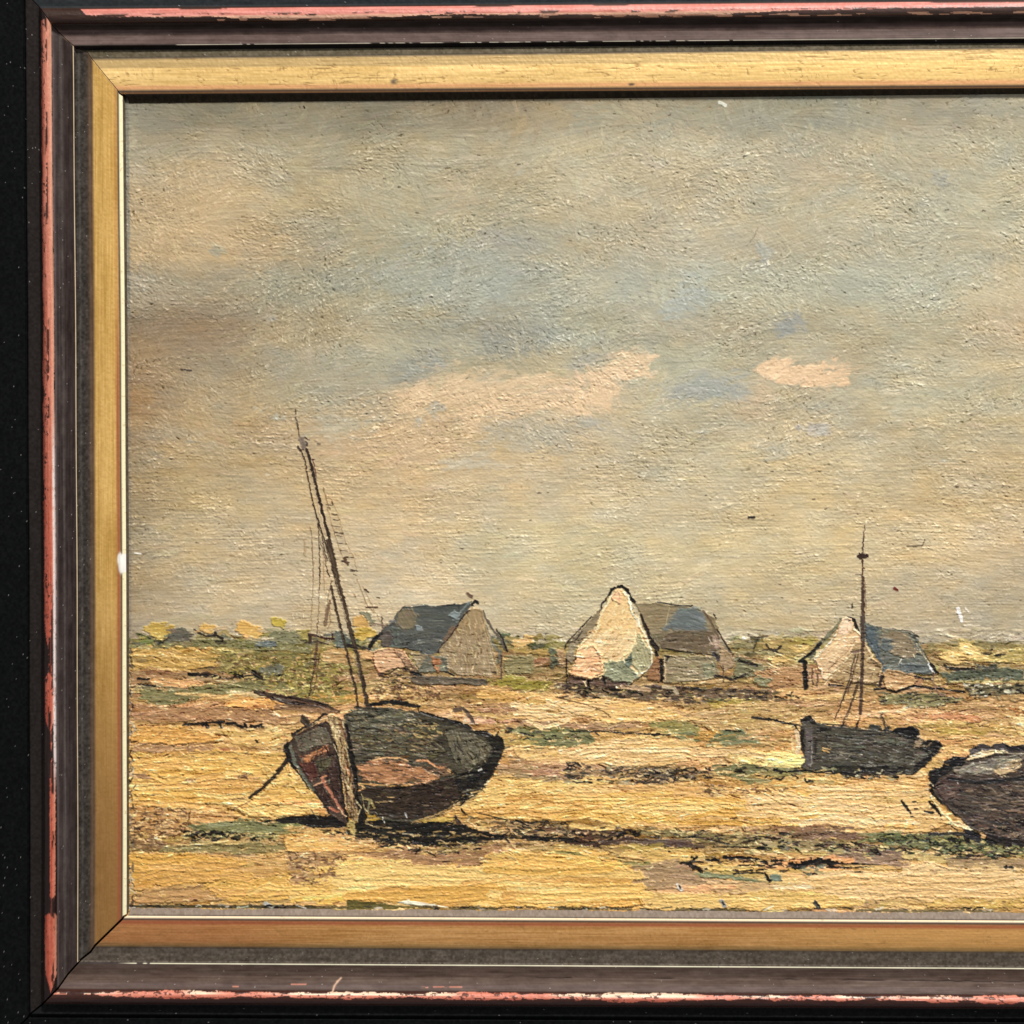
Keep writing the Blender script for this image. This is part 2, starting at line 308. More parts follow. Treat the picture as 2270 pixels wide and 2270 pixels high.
# lower ground
for f, t, c, kw in [
    (L_, '1100 150 1250 0 1932 0 1932 380 1560 395 1300 340 1200 300 950 290 1000 200', (228, 180, 98), dict(h=1.3)),
    (L_, '1280 310 1450 280 1700 290 1820 370 1560 395 1380 370', (236, 176, 98), dict(h=1.6, rough=2)),
    (L_, '1300 400 1932 390 1932 520 1450 530', (172, 134, 86), dict(rough=6)),
    (L_, '0 540 500 620 900 680 1200 580 1500 570 1400 640 1180 700 1150 760 800 810 500 770 200 770 0 800', (160, 116, 76), dict(rough=4)),
    (L_, '30 800 250 765 480 775 820 820 1140 775 1180 680 1400 650 1932 690 1932 1120 800 1130 450 1080 200 1070 0 1060', (236, 184, 92), dict(h=1.7, ang=-3)),
    (L_, '280 800 480 850 900 880 1450 830 1400 860 900 920 460 890', (212, 152, 60), dict(h=1, a=.7, soft=5)),
    (L_, '0 540 200 560 560 640 400 640 0 600', (226, 176, 104), {}),
    (M_, '0 470 700 480 1100 440 1400 520 1932 520 1932 740 1300 820 700 840 0 800', (224, 172, 98), dict(h=1.3, rough=6)),
    (M_, '1380 560 1932 560 1932 750 1600 720 1350 670', (232, 178, 104), dict(h=1.5, ang=8)),
    (M_, '550 830 1100 850 1600 930 1700 990 1400 1000 1000 930 600 880', (132, 118, 72), dict(rough=5)),
    (M_, '0 830 300 850 500 920 900 940 1150 960 1150 1010 700 990 350 950 0 950', (76, 56, 44), dict(rough=3)),
    (M_, '200 960 700 1000 1080 1030 1000 1120 700 1130 400 1080', (222, 180, 98), dict(h=1.5)),
    (M_, '0 1040 300 1080 600 1130 900 1130 600 1170 200 1110 0 1080', (150, 138, 76), {}),
    (M_, '530 1190 800 1120 1000 1180 1100 1230 1300 1290 1000 1330 700 1350 500 1350', (172, 138, 98), dict(h=.6)),
    (M_, '1080 1200 1300 1225 1650 1240 1780 1290 1500 1285 1100 1250', (128, 136, 100), {}),
    (M_, '1060 1150 1200 1140 1650 1175 1650 1210 1100 1200', (238, 196, 104), {}),
    (M_, '0 1080 350 1100 520 1200 500 1350 620 1500 0 1520', (230, 172, 78), dict(h=1.8)),
    (M_, '600 1380 1200 1420 1932 1380 1932 1530 600 1530', (234, 190, 108), dict(h=1.4, rough=6)),
    (M_, '1150 1300 1932 1270 1932 1390 1250 1400', (206, 166, 112), dict(h=1.)),
    (N_, '0 130 500 60 1100 100 1320 400 1100 480 500 500 300 470 0 380', (230, 184, 112), dict(h=1.2)),
    (N_, '480 70 700 90 900 110 700 140 500 120', (234, 172, 88), {}), (N_, '590 330 850 360 1000 400 1000 450 750 440', (232, 176, 90), dict(h=1.6)),
    (N_, '0 380 200 440 350 490 580 500 560 550 0 540', (112, 82, 62), {}), (N_, '0 540 500 550 700 640 600 680 200 680 0 650', (146, 130, 86), dict(rough=7)),
    (N_, '580 490 950 490 1450 520 1932 600 1932 690 1300 650 850 600 600 560', (116, 118, 74), dict(rough=5)),
    (N_, '450 620 900 640 950 770 700 760 0 740 0 690 300 690', (150, 120, 96), dict(rough=3)),
    (N_, '1240 700 1932 690 1932 800 1300 800', (172, 142, 98), dict(rough=6)),
    (N_, '0 900 260 880 300 1000 600 1010 600 1130 0 1130', (196, 160, 108), {}),
    (N_, '260 880 350 920 600 870 850 850 900 790 1100 720 1260 760 1280 790 1932 800 1932 1000 1400 1010 1100 1010 600 1010 300 1000', (240, 200, 138), dict(h=2.0)),
    (N_, '880 640 990 650 1050 710 950 720 890 700', (222, 192, 122), {}),
    (N_, '0 1030 500 1040 510 1110 100 1130 0 1100', (234, 192, 98), dict(h=1.4)), (N_, '1100 1050 1200 1000 1600 1020 1932 1010 1932 1130 1100 1130', (218, 174, 90), dict(rough=6)),
    (K_, '560 330 900 300 1000 340 1100 380 900 430 620 440', (216, 162, 94), {}), (K_, '80 560 300 560 520 600 400 650 80 620', (134, 98, 62), dict(rough=6)),
    (K_, '380 590 650 570 1400 580 1400 640 1000 680 600 670 300 650', (142, 126, 74), dict(rough=5)),
    (K_, '560 430 1000 370 1500 390 1600 470 1500 500 1000 530 700 520', (124, 124, 78), dict(rough=5)),
    (K_, '1400 510 1600 480 1932 530 1932 640 1400 660', (226, 172, 88), dict(h=1.4)),
    (K_, '1400 660 1932 660 1932 880 1600 900 1450 1000 1430 830', (184, 140, 92), dict(rough=7)),
    (K_, '830 700 1400 680 1430 830 1000 900 830 880', (208, 158, 88), dict(rough=6)),
    (K_, '100 650 200 660 350 710 600 690 830 690 830 800 780 900 540 930 360 945 280 920 280 970 110 980 80 900 80 700', (222, 162, 74), dict(h=1.9)),
    (K_, '200 980 400 960 800 920 820 1080 80 1080', (192, 144, 86), {}),
    (K_, '830 990 1000 900 1430 830 1450 1020 1150 1040 950 1080 830 1060', (228, 174, 80), dict(h=1.5, rough=6)),
    (K_, '1620 930 1900 880 1932 1050 1700 1000 1600 950', (238, 186, 96), dict(h=1.8))]:
    p_(f, t, c, **{**dict(h=1.1, rough=4), **kw})
# wide gold strokes keep their bristle lines
for t in ['100 740 400 770 820 760', '110 820 400 850 760 840']: stroke(K_(t), 10, (204, 142, 58), None, 1, .35, .6)
for t in ['60 900 500 930 1100 900', '300 1000 700 1010 1100 960', '900 950 1500 900 1932 880', '1300 760 1932 740', '1250 1060 1932 1040']: stroke(L_(t), 9, (214, 158, 70), (244, 200, 112), 1.2, .3, .7)
for t in ['1060 940 1080 880 1180 800 1250 780', '950 880 980 820 1100 760', '350 930 600 890 850 870', '1100 960 1400 980 1900 960']: stroke(N_(t), 5, (214, 166, 100), (250, 214, 156), 1.8, .15)
# brush smearing that ties it together, then crusty flecks
for su in (770, 1270, 1770): smear(150, su - 60, su + 60, 1680, 2008, (60, 170), (5, 12), 7, 1.2, 3)
for su in (1100, 760, 1800): smear(60, su - 50, su + 50, 1440, 1700, (50, 130), (5, 10), 7, 1.1, 3)
smear(750, 270, 2300, 1435, 2020, (40, 120), (4, 9), 8, 1.3, 4, None, .8, .15)
gk0 = np.clip((V - 1430) / 20, 0, 1)[..., None] * .07; C = C * (1 - gk0) + np.array([214, 168, 102.]) * gk0; C = C.astype(np.float32)
smear(1300, 270, 2300, 1425, 2025, (14, 60), (2.5, 8), 12, 1.2, 6, None, .8, .15)
crust = [(250, 214, 146), (244, 200, 120), (120, 82, 48), (140, 100, 58), (236, 188, 108), (100, 74, 46)]
GR = [270, 1500, 2290, 1500, 2290, 2016, 270, 2016]
dabs(GR, 1500, crust[:2] + crust[4:5], (4, 18), (1.6, 3), 0, 12, .8, 1.5, 8)
dabs(GR, 1100, crust[2:4] + crust[5:], (3, 12), (1.6, 3.2), 0, 18, .7, .3, 10)
for f, t, n in [(J_, '720 1560 1100 1450 1130 1700 750 1720', 70), (J_, '110 1650 700 1780 560 1932 110 1932', 130), (K_, '80 300 560 330 560 480 300 600 80 600', 110), (K_, '1400 660 1932 660 1932 880 1500 960', 110),
                (M_, '1050 440 1700 500 1932 500 1500 620 1200 620', 90), (M_, '1300 700 1932 760 1932 860 1400 860', 60), (O_, '0 340 300 380 300 440 0 460', 40), (J_, '860 400 1932 480 1932 800 1000 600', 210), (B_, '200 180 900 200 950 340 200 340', 120)]:
    dabs(f(t), n, [(110, 76, 48), (236, 190, 118), (130, 92, 60), (90, 62, 40), (214, 172, 110)], (4, 13), (2, 4.5), 5, 30, .85, 1.1)
dabs(J_('870 400 1650 400 1932 480 1932 820 1400 780 900 560'), 220, [(168, 152, 70), (102, 92, 52), (190, 172, 96), (120, 110, 56)], (5, 16), (2, 5), 8, 25)
def cream(n, x0, x1, y0, y1, ln, w, cols, a=.95):
    for k in range(n):
        x = rng.uniform(x0, x1); y = rng.uniform(y0, y1); l = rng.uniform(*ln) / 2; c = np.array(cols[rng.integers(len(cols))], float) + rng.normal(0, 7); b = rng.normal(0, 7)
        stroke([x - l, y + rng.normal(0, 3), x - l * .3, y + b, x + l * .4, y + b * .6, x + l, y + rng.normal(0, 4)], rng.uniform(*w), c, c * 1.12, .95, .1, a, .35, None, 1.0, rng.uniform(*w))
CG = [(236, 184, 92), (228, 172, 80), (240, 196, 112), (222, 166, 84)]; CT = [(240, 200, 138), (234, 190, 124), (226, 180, 110)]
cream(26, 330, 480, 1900, 1950, (90, 190), (11, 20), CG[1:2] + CG[3:]); cream(46, 850, 1320, 1925, 1998, (110, 300), (12, 24), CG); cream(16, 500, 760, 1960, 1990, (60, 130), (9, 15), CG)
cream(34, 1880, 2260, 1945, 1985, (90, 240), (12, 22), CT); cream(16, 1480, 1860, 1990, 2006, (60, 160), (7, 12), CG[2:3]); cream(26, 320, 520, 1685, 1790, (80, 190), (10, 18), CG); cream(22, 1000, 1260, 1750, 1815, (80, 180), (8, 14), CG[2:])
cream(24, 1300, 1620, 1660, 1690, (60, 170), (8, 14), CT); cream(34, 1280, 1740, 1760, 1830, (70, 190), (8, 14), CG[:3]); cream(24, 1700, 2000, 1740, 1830, (80, 200), (9, 16), CT); cream(12, 1150, 1350, 1545, 1600, (60, 150), (7, 12), CT); cream(10, 1300, 1540, 1640, 1680, (70, 150), (7, 12), CT)
cream(9, 560, 680, 1790, 1808, (60, 130), (8, 13), [(240, 192, 108)])
# dark marks on the sand
def ink(f, t, w, sc, c=BK, **k): stroke(f(t), w / sc, c, np.array(c) * 1.6, **{**dict(h=.7, rough=.6, dry=.06), **k})
for t, w in [('610 600 690 600 760 605 880 625', 32), ('1050 620 1150 590 1240 630', 30), ('900 630 1050 625', 10), ('175 635 270 642', 24), ('190 685 320 700', 14), ('570 1032 700 1018 910 1003', 22), ('870 1010 900 1050', 24),
             ('940 1020 1010 1020 1070 1050', 26), ('1090 1030 1110 1055', 26), ('1140 1040 1180 1050 1235 1030', 26), ('1240 1050 1252 1050', 16), ('700 1020 780 1045', 26), ('1185 1160 1205 1180', 14), ('290 1635 320 1635', 10)]: ink(J_, t, w, 3.864)
for t, w in [('450 500 640 498 860 515 1060 522', 10), ('150 512 230 530', 12), ('300 545 345 550', 9), ('960 525 1000 515', 16), ('420 810 590 812', 8), ('1460 745 1520 752', 12), ('1400 740 1440 740', 6), ('1700 735 1745 750', 22),
             ('1640 735 1660 740', 8), ('1400 495 1490 500', 9), ('1000 725 1060 722', 7)]: ink(O_, t, w, 2.76)
dabs(O_('420 700 520 690 520 800 430 790'), 18, [BK, (60, 50, 42)], (4, 12), (3, 6)); dabs(O_('850 790 1000 740 1330 740 1320 770 1000 820 860 815'), 60, [BK, (58, 48, 40), (150, 130, 100)], (4, 14), (2, 5))
dabs(O_('430 690 1300 740 900 820 430 815'), 120, [(80, 68, 54), (150, 130, 98), (60, 50, 42)], (4, 14), (2, 4)); dabs(O_('350 210 1500 240 1860 280 1200 330 500 290'), 130, [(70, 54, 40), (140, 112, 80), (110, 100, 62), BK], (6, 18), (2, 5))
dabs(M_('0 840 500 900 350 950 0 960'), 50, [BK, (60, 44, 34), (170, 130, 80)], (6, 20), (2, 5)); dabs(M_('370 850 560 860 560 900 400 890'), 14, [BK], (4, 12), (2, 5))
for t, w in [('950 915 1100 915 1330 972', 14), ('1200 995 1500 998 1700 1020', 12), ('640 905 760 915', 12), ('920 1132 1000 1140 1060 1085', 26), ('1000 1130 1040 1165 1100 1200', 34), ('1140 1110 1250 1108', 22), ('1290 1090 1480 1090 1660 1120', 34),
             ('1410 1160 1560 1150 1640 1155', 16), ('1380 1228 1500 1215 1620 1218', 18), ('1700 1115 1820 1110', 22), ('1700 1155 1790 1140', 16), ('1650 1230 1680 1290', 26), ('1870 1150 1932 1160', 60), ('1540 1000 1690 1010', 26),
             ('210 985 240 1010', 12), ('820 1035 832 1035', 12), ('1700 1280 1790 1285', 12), ('1560 900 1740 930', 14), ('1780 880 1860 890', 30)]: ink(M_, t, w, 3.864)
p_(M_, '1680 1225 1780 1230 1780 1290 1690 1285', (120, 134, 112)); p_(M_, '1780 950 1860 950 1860 1030 1780 1030', (112, 108, 96), a=.8)
dabs(M_('1400 860 1932 860 1932 1040 1500 1040'), 60, [BK, (84, 66, 50), (196, 170, 110), (150, 140, 92)], (6, 18), (2, 5))
ink(N_, '40 760 120 740 250 738', 60, 3.864); ink(N_, '0 770 90 760', 26, 3.864); ink(N_, '240 745 500 755 700 762', 34, 3.864, w1=4 / 3.864); ink(N_, '250 780 450 785 650 780', 22, 3.864, w1=2, dry=.3)
dabs(N_('20 790 220 760 220 830 60 860'), 22, [BK, (90, 92, 72), (190, 170, 120)], (5, 14), (3, 6)); ink(N_, '480 822 550 825', 12, 3.864)
for t, w in [('970 505 1050 505', 14), ('990 525 1030 560', 30), ('1120 490 1260 492 1410 490', 18), ('1120 540 1130 575', 18), ('1290 540 1390 550', 40), ('1430 490 1450 560', 50), ('1480 490 1540 520', 60), ('1620 550 1700 570 1800 590', 50),
             ('1700 520 1932 600', 30), ('1300 650 1440 690', 24), ('1480 680 1540 685', 26), ('1610 670 1680 690 1730 670', 36), ('1730 692 1932 690', 10), ('1280 705 1500 712 1700 715', 8), ('560 600 700 620 860 640', 14), ('450 570 540 600', 30),
             ('330 590 420 600', 18), ('600 640 700 670', 24), ('1770 780 1830 790', 26)]: ink(N_, t, w, 3.864)
dabs(N_('560 500 950 490 1932 600 1932 700 1300 700 700 640'), 150, [BK, (70, 66, 46), (180, 164, 100), (104, 112, 72), (40, 52, 44)], (5, 17), (2, 5)); dabs(N_('100 560 700 600 880 640 600 690 200 640'), 50, [(90, 70, 56), (214, 190, 120), (120, 120, 80)], (6, 18), (2, 5))
for t, w in [('880 210 960 320', 18), ('1120 215 1220 335', 22), ('1310 430 1360 465', 12), ('980 225 1000 222', 14), ('990 280 1015 280', 16), ('1080 305 1150 315', 16), ('965 350 985 350', 12)]: ink(N_, t, w, 3.864)
ink(N_, '1130 180 1240 320 1340 420 1460 455', 16, 3.864, (228, 188, 132), h=1.5); ink(N_, '1300 400 1480 455', 34, 3.864, (240, 204, 150), h=2)
dabs(K_('500 470 700 465 1070 490 1060 555 560 555'), 95, [BK, BK, (60, 56, 40), (206, 176, 110)], (4, 14), (2, 5)); dabs(K_('1060 480 1300 490 1400 560 1100 560'), 26, [BK, (200, 176, 110)], (5, 14), (2, 4)); ink(K_, '620 30 640 30', 6, 3.864)
stroke(K_('620 1065 640 1068'), 4, (60, 24, 14)); stroke(K_('380 600 620 590 900 560'), 4, (226, 192, 120), None, 1.6, .3)
for f, t, n in [(M_, '0 850 700 900 1200 960 1932 960 1932 900 1000 850 300 820', 60), (M_, '950 1080 1932 1080 1932 1220 1050 1200', 55), (M_, '300 330 1200 300 1200 430 500 450', 50), (N_, '0 560 900 600 1932 620 1932 700 900 660 0 650', 60), (L_, '100 470 1932 500 1932 570 300 620', 80), (O_, '60 480 620 490 620 560 100 560', 26), (O_, '1350 700 1932 740 1932 820 1400 780', 24), (J_, '560 580 1300 580 1300 650 600 650', 30), (O_, '300 200 1860 260 1860 320 400 290', 70)]:
    dabs(f(t), n, [BK, (46, 36, 28), (84, 62, 44), (236, 200, 132)], (5, 20), (1.8, 4.2), 2, 14, .95, 1.2)
# puddle highlight and the dark lower edge, gap shadow painted in
poly(L_('430 1085 520 1068 650 1078 880 1128 640 1116'), (250, 240, 216), None, .6, .9, 2, 5); poly(L_('0 1060 200 1082 430 1108 830 1130 0 1145'), (88, 78, 34), (120, 106, 50), .5, 1, 2, 4)
stroke([286, 2009, 480, 2009.5, 700, 2011], 6, (20, 16, 10), None, .1, .04)  # shadow in the gap along the lip, painted as a dark line
for a, b in [(300, 770), (1000, 1110), (1240, 1400), (1500, 1650), (1900, 2200)]: stroke([a, 2009 + (a - 300) * .006, b, 2009 + (b - 300) * .006], 7, (78, 70, 44), (110, 96, 60), .3, .25, .8, .8)
dabs([290, 2005, 2280, 2014, 2280, 2022, 290, 2012], 60, [(70, 62, 46), BK, (150, 142, 120), (214, 204, 180)], (5, 24), (2, 4)); stroke([588, 2003, 600, 2008], 9, (190, 188, 180)); stroke([592, 2007, 602, 2008], 5, BK)
for x, y, c in [(1508, 1966, (214, 206, 190)), (1603, 2002, (150, 146, 146)), (1812, 2005, (70, 72, 70)), (1015, 1818, (70, 50, 40))]:
    stroke([x - 5, y - 5, x + 3, y + 6], 9, c, None, 1.5); stroke([x - 2, y - 2, x + 2, y + 4], 4, (60, 52, 44), None, .1)
stroke(O_('360 290 560 340 660 380 700 415'), 2.5, (120, 84, 44)); stroke([1022, 1794, 1030, 1803], 5, BK)
dabs([283, 1440, 295, 1440, 295, 2005, 285, 2005], 60, [(130, 118, 90), (90, 70, 50), (200, 180, 140)], (5, 22), (2, 4), 90, 20)

# ---- hedge and shrubs on the horizon
CUR = 0
dabs([290, 1408, 1240, 1408, 1240, 1436, 290, 1436], 130, [(122, 114, 70), (100, 98, 74), (150, 132, 74)], (10, 34), (5, 11)); dabs([1620, 1412, 1850, 1412, 1800, 1450, 1640, 1450], 40, [(132, 122, 80), (150, 132, 78)], (10, 30), (5, 10))
for f, t, c in [(J_, '235 195 300 165 420 165 490 195 470 260 400 310 300 280 240 240', (188, 154, 72)), (J_, '430 250 500 200 580 200 640 250 620 310 520 330 400 345 360 340', (88, 86, 76)),
                (J_, '700 180 850 175 870 200 800 240 740 240', (204, 160, 86)), (J_, '640 310 1000 310 1400 330 1650 350 1650 420 900 360 300 350', (112, 106, 64)),
                (J_, '1020 150 1090 160 1230 200 1260 240 1200 290 1100 275 1050 240 1010 190', (216, 168, 90)), (J_, '1320 130 1400 115 1440 150 1420 200 1370 215 1320 190', (188, 164, 68)),
                (J_, '1290 250 1350 220 1500 225 1560 260 1640 300 1500 330 1330 320 1290 290', (118, 116, 86)), (J_, '1180 320 1300 300 1380 340 1300 370 1200 350', (82, 98, 104)),
                (J_, '1220 560 1300 510 1400 520 1450 600 1300 600', (104, 104, 86)),
                (D_, '850 960 950 960 1100 1080 1050 1130 870 1110', (88, 98, 88)), (D_, '1090 790 1180 780 1260 870 1250 950 1180 960 1090 890', (200, 156, 92)), (D_, '1150 760 1250 760 1330 860 1270 900', (130, 126, 104)),
                (D_, '1060 940 1180 920 1330 950 1330 1000 1160 1080 1080 1040', (198, 164, 74)), (D_, '890 1080 970 1090 950 1150 890 1120', (78, 98, 112)), (D_, '480 970 600 970 600 1060 480 1050', (150, 134, 66)),
                (D_, '740 1150 930 1150 1050 1200 1100 1300 760 1290', (192, 148, 92)), (D_, '1130 1180 1290 1180 1290 1260 1140 1250', (216, 164, 106)),
                (H_, '1740 800 1850 720 1930 740 1930 830 1850 850 1740 860', (214, 170, 102)), (H_, '1640 950 1932 930 1932 1130 1650 1140', (134, 122, 80)), (I_, '60 760 130 760 150 900 80 900', (168, 130, 90)), (I_, '0 730 60 760 80 880 0 930', (84, 88, 70)),
                (E_, '380 1180 900 1180 940 1210 820 1340 560 1340 400 1260', (168, 140, 78)), (E_, '700 1180 900 1185 860 1240 700 1230', (166, 148, 66)), (E_, '440 1350 560 1345 640 1390 600 1420 470 1420', (226, 186, 112)),
                (E_, '660 1270 810 1265 800 1320 700 1320', (222, 180, 100)), (E_, '120 1340 450 1440 300 1560 100 1560', (116, 112, 80)), (E_, '300 1500 760 1460 780 1620 380 1640', (180, 130, 84)), (E_, '290 1540 480 1560 420 1640 300 1600', (122, 120, 86)),
                (Q_, '850 690 1000 690 1180 680 1180 600 1350 620 1340 690 1500 740 1932 700 1932 860 1400 860 1000 770', (176, 152, 82)),
                (Q_, '950 790 1100 745 1180 760 1180 660 1240 640 1350 700 1450 770 1520 830 1280 840 1160 920 1050 860 960 830', (236, 196, 118)),
                (Q_, '990 1010 1200 960 1600 960 1932 950 1932 1080 1350 1080 1050 1110', (76, 84, 68)), (Q_, '1360 900 1620 900 1620 960 1400 980', (62, 62, 52)), (Q_, '1090 1105 1320 1105 1300 1170 1100 1150', (164, 120, 68)),
                (Q_, '1250 1130 1932 1130 1932 1250 1300 1280', (98, 90, 66)), (Q_, '230 1250 900 1230 1300 1300 900 1400 300 1360', (128, 120, 78))]:
    c = np.array(c) * .86 + np.array([150, 134, 84.]) * .14; poly(f(t), c, c * 1.18, 1.2, 1, 6, soft=3.5, dry=.08)
dabs([2260, 1400, 3300, 1400, 3300, 1500, 2260, 1490], 130, [(96, 94, 66), (196, 164, 92), (120, 112, 74), (70, 76, 60)], (30, 80), (8, 18))
dabs(Q_('1250 1130 1932 1130 1932 1250 1300 1280'), 60, [BK, (66, 60, 46), (180, 164, 120), (226, 216, 190)], (4, 12), (2, 4)); dabs(Q_('230 1230 900 1230 1300 1320 900 1400 300 1360'), 60, [(84, 80, 56), (164, 148, 96), (60, 52, 40)], (5, 14), (2, 4))
for f, t, w, s in [(J_, '665 215 700 245 760 275 830 265 905 290 890 330', 22, 3.864), (J_, '835 240 870 280 900 300', 18, 3.864), (J_, '350 340 420 300', 20, 3.864), (J_, '280 290 310 310', 14, 3.864), (E_, '415 1240 450 1280 520 1290 570 1255', 26, 4.293),
                   (E_, '480 1300 590 1330', 16, 4.293), (E_, '350 1170 310 1260 300 1310', 18, 4.293), (E_, '80 1580 200 1550 290 1490', 12, 4.293), (E_, '160 1390 330 1440', 30, 4.293), (Q_, '1470 780 1530 780 1565 700', 30, 5.222), (Q_, '1610 800 1700 785', 32, 5.222),
                   (Q_, '1020 910 1060 940 1160 960 1350 960', 34, 5.222), (Q_, '1850 1200 1932 1230', 30, 5.222), (D_, '1000 1110 1110 1120 1220 1150', 36, 4.83), (D_, '0 1390 100 1460', 40, 4.83)]:
    stroke(f(t), w / s, (34, 28, 22), (56, 46, 34), .9, .15)
stroke(Q_('1080 1100 1932 1100'), 4, (192, 178, 112), None, 1.4, .2); stroke(Q_('1280 850 1600 860 1932 880'), 5, (230, 196, 112), None, 1.4, .25)

smear(420, 280, 2290, 1392, 1450, (8, 30), (2.5, 7), 12, .9, 12, None, .8, .15)
# ---- cottages.  ids: gable / roof / low wall
def part(i):
    global CUR; CUR = i
def fuse(lst, n, ln=(7, 24), w=(1.8, 4.5), jc=12, ang=0, ja=12):
    for i in lst:
        yy, xx = np.nonzero((ID == i) & (U < 2300))
        if len(yy) == 0: continue
        keep = CUR
        globals()['CUR'] = None
        for k in range(n):
            j = rng.integers(len(yy)); x, y = float(GU[xx[j]]), float(GV[yy[j]]); c = C[yy[j], xx[j]] + rng.normal(0, jc) + rng.normal(0, jc * .35, 3)
            t = math.radians(ang(x, y) if callable(ang) else ang) + math.radians(rng.normal(0, ja)); l = rng.uniform(*ln) / 2
            stroke([x - l * math.cos(t), y - l * math.sin(t), x + l * math.cos(t), y + l * math.sin(t)], rng.uniform(*w), np.clip(c, 12, 250), None, .9, .15, .9, .6)
        globals()['CUR'] = keep
def PP(f, lst, fu=1):
    for e in lst:
        t, c = e[0], e[1]; kw = dict(e[2]) if len(e) > 2 else {}
        an = kw.get('ang', 0); poly(f(t), c, kw.pop('c2', np.array(c) * 1.13), **{**dict(h=1.1, rough=2.2, soft=1.5), **kw})
    if CUR and fu:
        na = int((ID == CUR).sum() / 110); fuse([CUR], min(na, 420), (7, 26), (1.6, 3.6), 10, lst[0][2].get('ang', 0) if len(lst[0]) > 2 else 0, 12)
def SS(f, s, lst):
    for e in lst:
        t, w, c = e[0], e[1], e[2]; kw = dict(e[3]) if len(e) > 3 else {}
        if 'w1' in kw: kw['w1'] = kw['w1'] / s
        stroke(f(t), w / s, c, kw.pop('c2', np.array(c) * 1.25 + 4), **{**dict(h=.9, rough=.3), **kw})
part(11)
PP(H_, [('510 450 560 400 700 395 900 400 1100 380 1150 380 1290 340 1260 420 1200 520 1130 620 1060 740 1000 800 930 900 800 930 700 880 430 850 330 840 290 740 330 660 400 590', (76, 80, 76), dict(c2=(98, 98, 88))),
        ('420 620 500 640 500 830 450 850 420 740', (86, 92, 80)), ('300 700 400 650 450 740 400 840 310 830', (88, 78, 68)),
        ('510 440 640 430 690 500 690 600 620 650 530 650 450 590', (122, 110, 86), dict(ang=60, h=1.4, soft=6, rough=4)), ('1030 500 1100 450 1170 480 1120 560', (118, 136, 140)), ('690 620 750 620 745 665 700 660', (122, 138, 142)), ('1000 800 1060 740 1120 610 1070 620 980 770', (112, 90, 70))])
SS(H_, 4.83, [('190 860 210 800 260 750 310 700', 46, BK), ('300 700 340 650 380 610', 18, (60, 56, 50)), ('510 465 545 415 570 408', 9, BK), ('900 405 1110 385', 10, BK), ('560 395 700 388 900 403', 6, (100, 104, 96)), ('1285 395 1320 345 1355 370', 30, BK),
               ('430 865 560 852 700 885', 11, BK), ('1240 270 1290 300', 30, (92, 70, 54)), ('1140 390 1150 430', 14, (50, 50, 46)), ('1160 470 1260 360', 16, (104, 118, 118)), ('700 470 1000 480', 10, (66, 68, 66), dict(dry=.3)),
               ('700 560 980 560', 8, (104, 104, 94), dict(dry=.3)), ('600 720 900 740', 12, (66, 66, 60), dict(dry=.3)), ('1400 450 1440 540 1520 660 1600 780 1650 880', 24, (90, 80, 68)), ('1550 660 1620 760 1665 890', 18, BK), ('1430 620 1500 800 1590 900 1560 1000', 40, (108, 104, 86)), ('1600 940 1600 1180', 24, (84, 66, 54), dict(dry=.2))])
part(10)
PP(H_, [('1280 420 1400 440 1430 600 1480 760 1540 1000 1560 1120 1480 1150 1160 1150 1080 1100 1000 1050 960 950 940 880 1000 800 1080 700 1150 600', (152, 128, 92), dict(c2=(178, 152, 112), ang=75, h=1.0))])
SS(H_, 4.83, [('1260 450 1200 500 1130 620 1040 750 960 820 920 900', 16, (40, 26, 20)), ('1300 1040 1290 1110', 14, (212, 184, 140)), ('1400 600 1480 850 1530 1050', 8, (196, 170, 128), dict(dry=.3)), ('1290 430 1340 420', 14, (204, 176, 138)),
              ('1000 1100 1090 1150', 26, BK), ('1500 1110 1540 1120', 26, (60, 44, 34)), ('1200 600 1300 900', 8, (176, 152, 112), dict(dry=.3))])
dabs(H_('1280 470 1380 500 1500 1080 1080 1050 980 880'), 70, [(176, 150, 110), (136, 112, 78), (190, 164, 122)], (6, 14), (2, 4), 80, 20)
part(12)
PP(H_, [('220 880 400 850 560 880 640 1000 660 1060 560 1060 440 1080 290 1130 240 1040', (216, 168, 122), dict(h=1.6, dry=.08)), ('620 900 850 930 860 1000 720 1080', (150, 130, 96)), ('800 940 1000 940 1040 1100 700 1110', (108, 106, 88)),
        ('850 950 960 960 930 1120 880 1090', (168, 108, 68)), ('550 1150 1150 1165 1450 1190 1450 1250 700 1240', (98, 86, 70)), ('450 900 520 900 700 1080 620 1100', (128, 96, 70), dict(dry=.4))])
SS(H_, 4.83, [('500 940 640 1130', 8, (70, 50, 38)), ('580 900 720 1120', 10, (60, 42, 32)), ('620 960 700 1080', 6, (230, 196, 150)), ('220 950 240 1040 290 1110', 14, (150, 84, 60)), ('280 1150 420 1110 500 1060', 14, BK, dict(dry=.3)), ('640 1110 740 1140', 34, BK)])
dabs(H_('230 1140 620 1060 720 1150 600 1260 260 1180'), 45, [BK, (90, 66, 48), (210, 170, 120)], (4, 12), (2, 4))
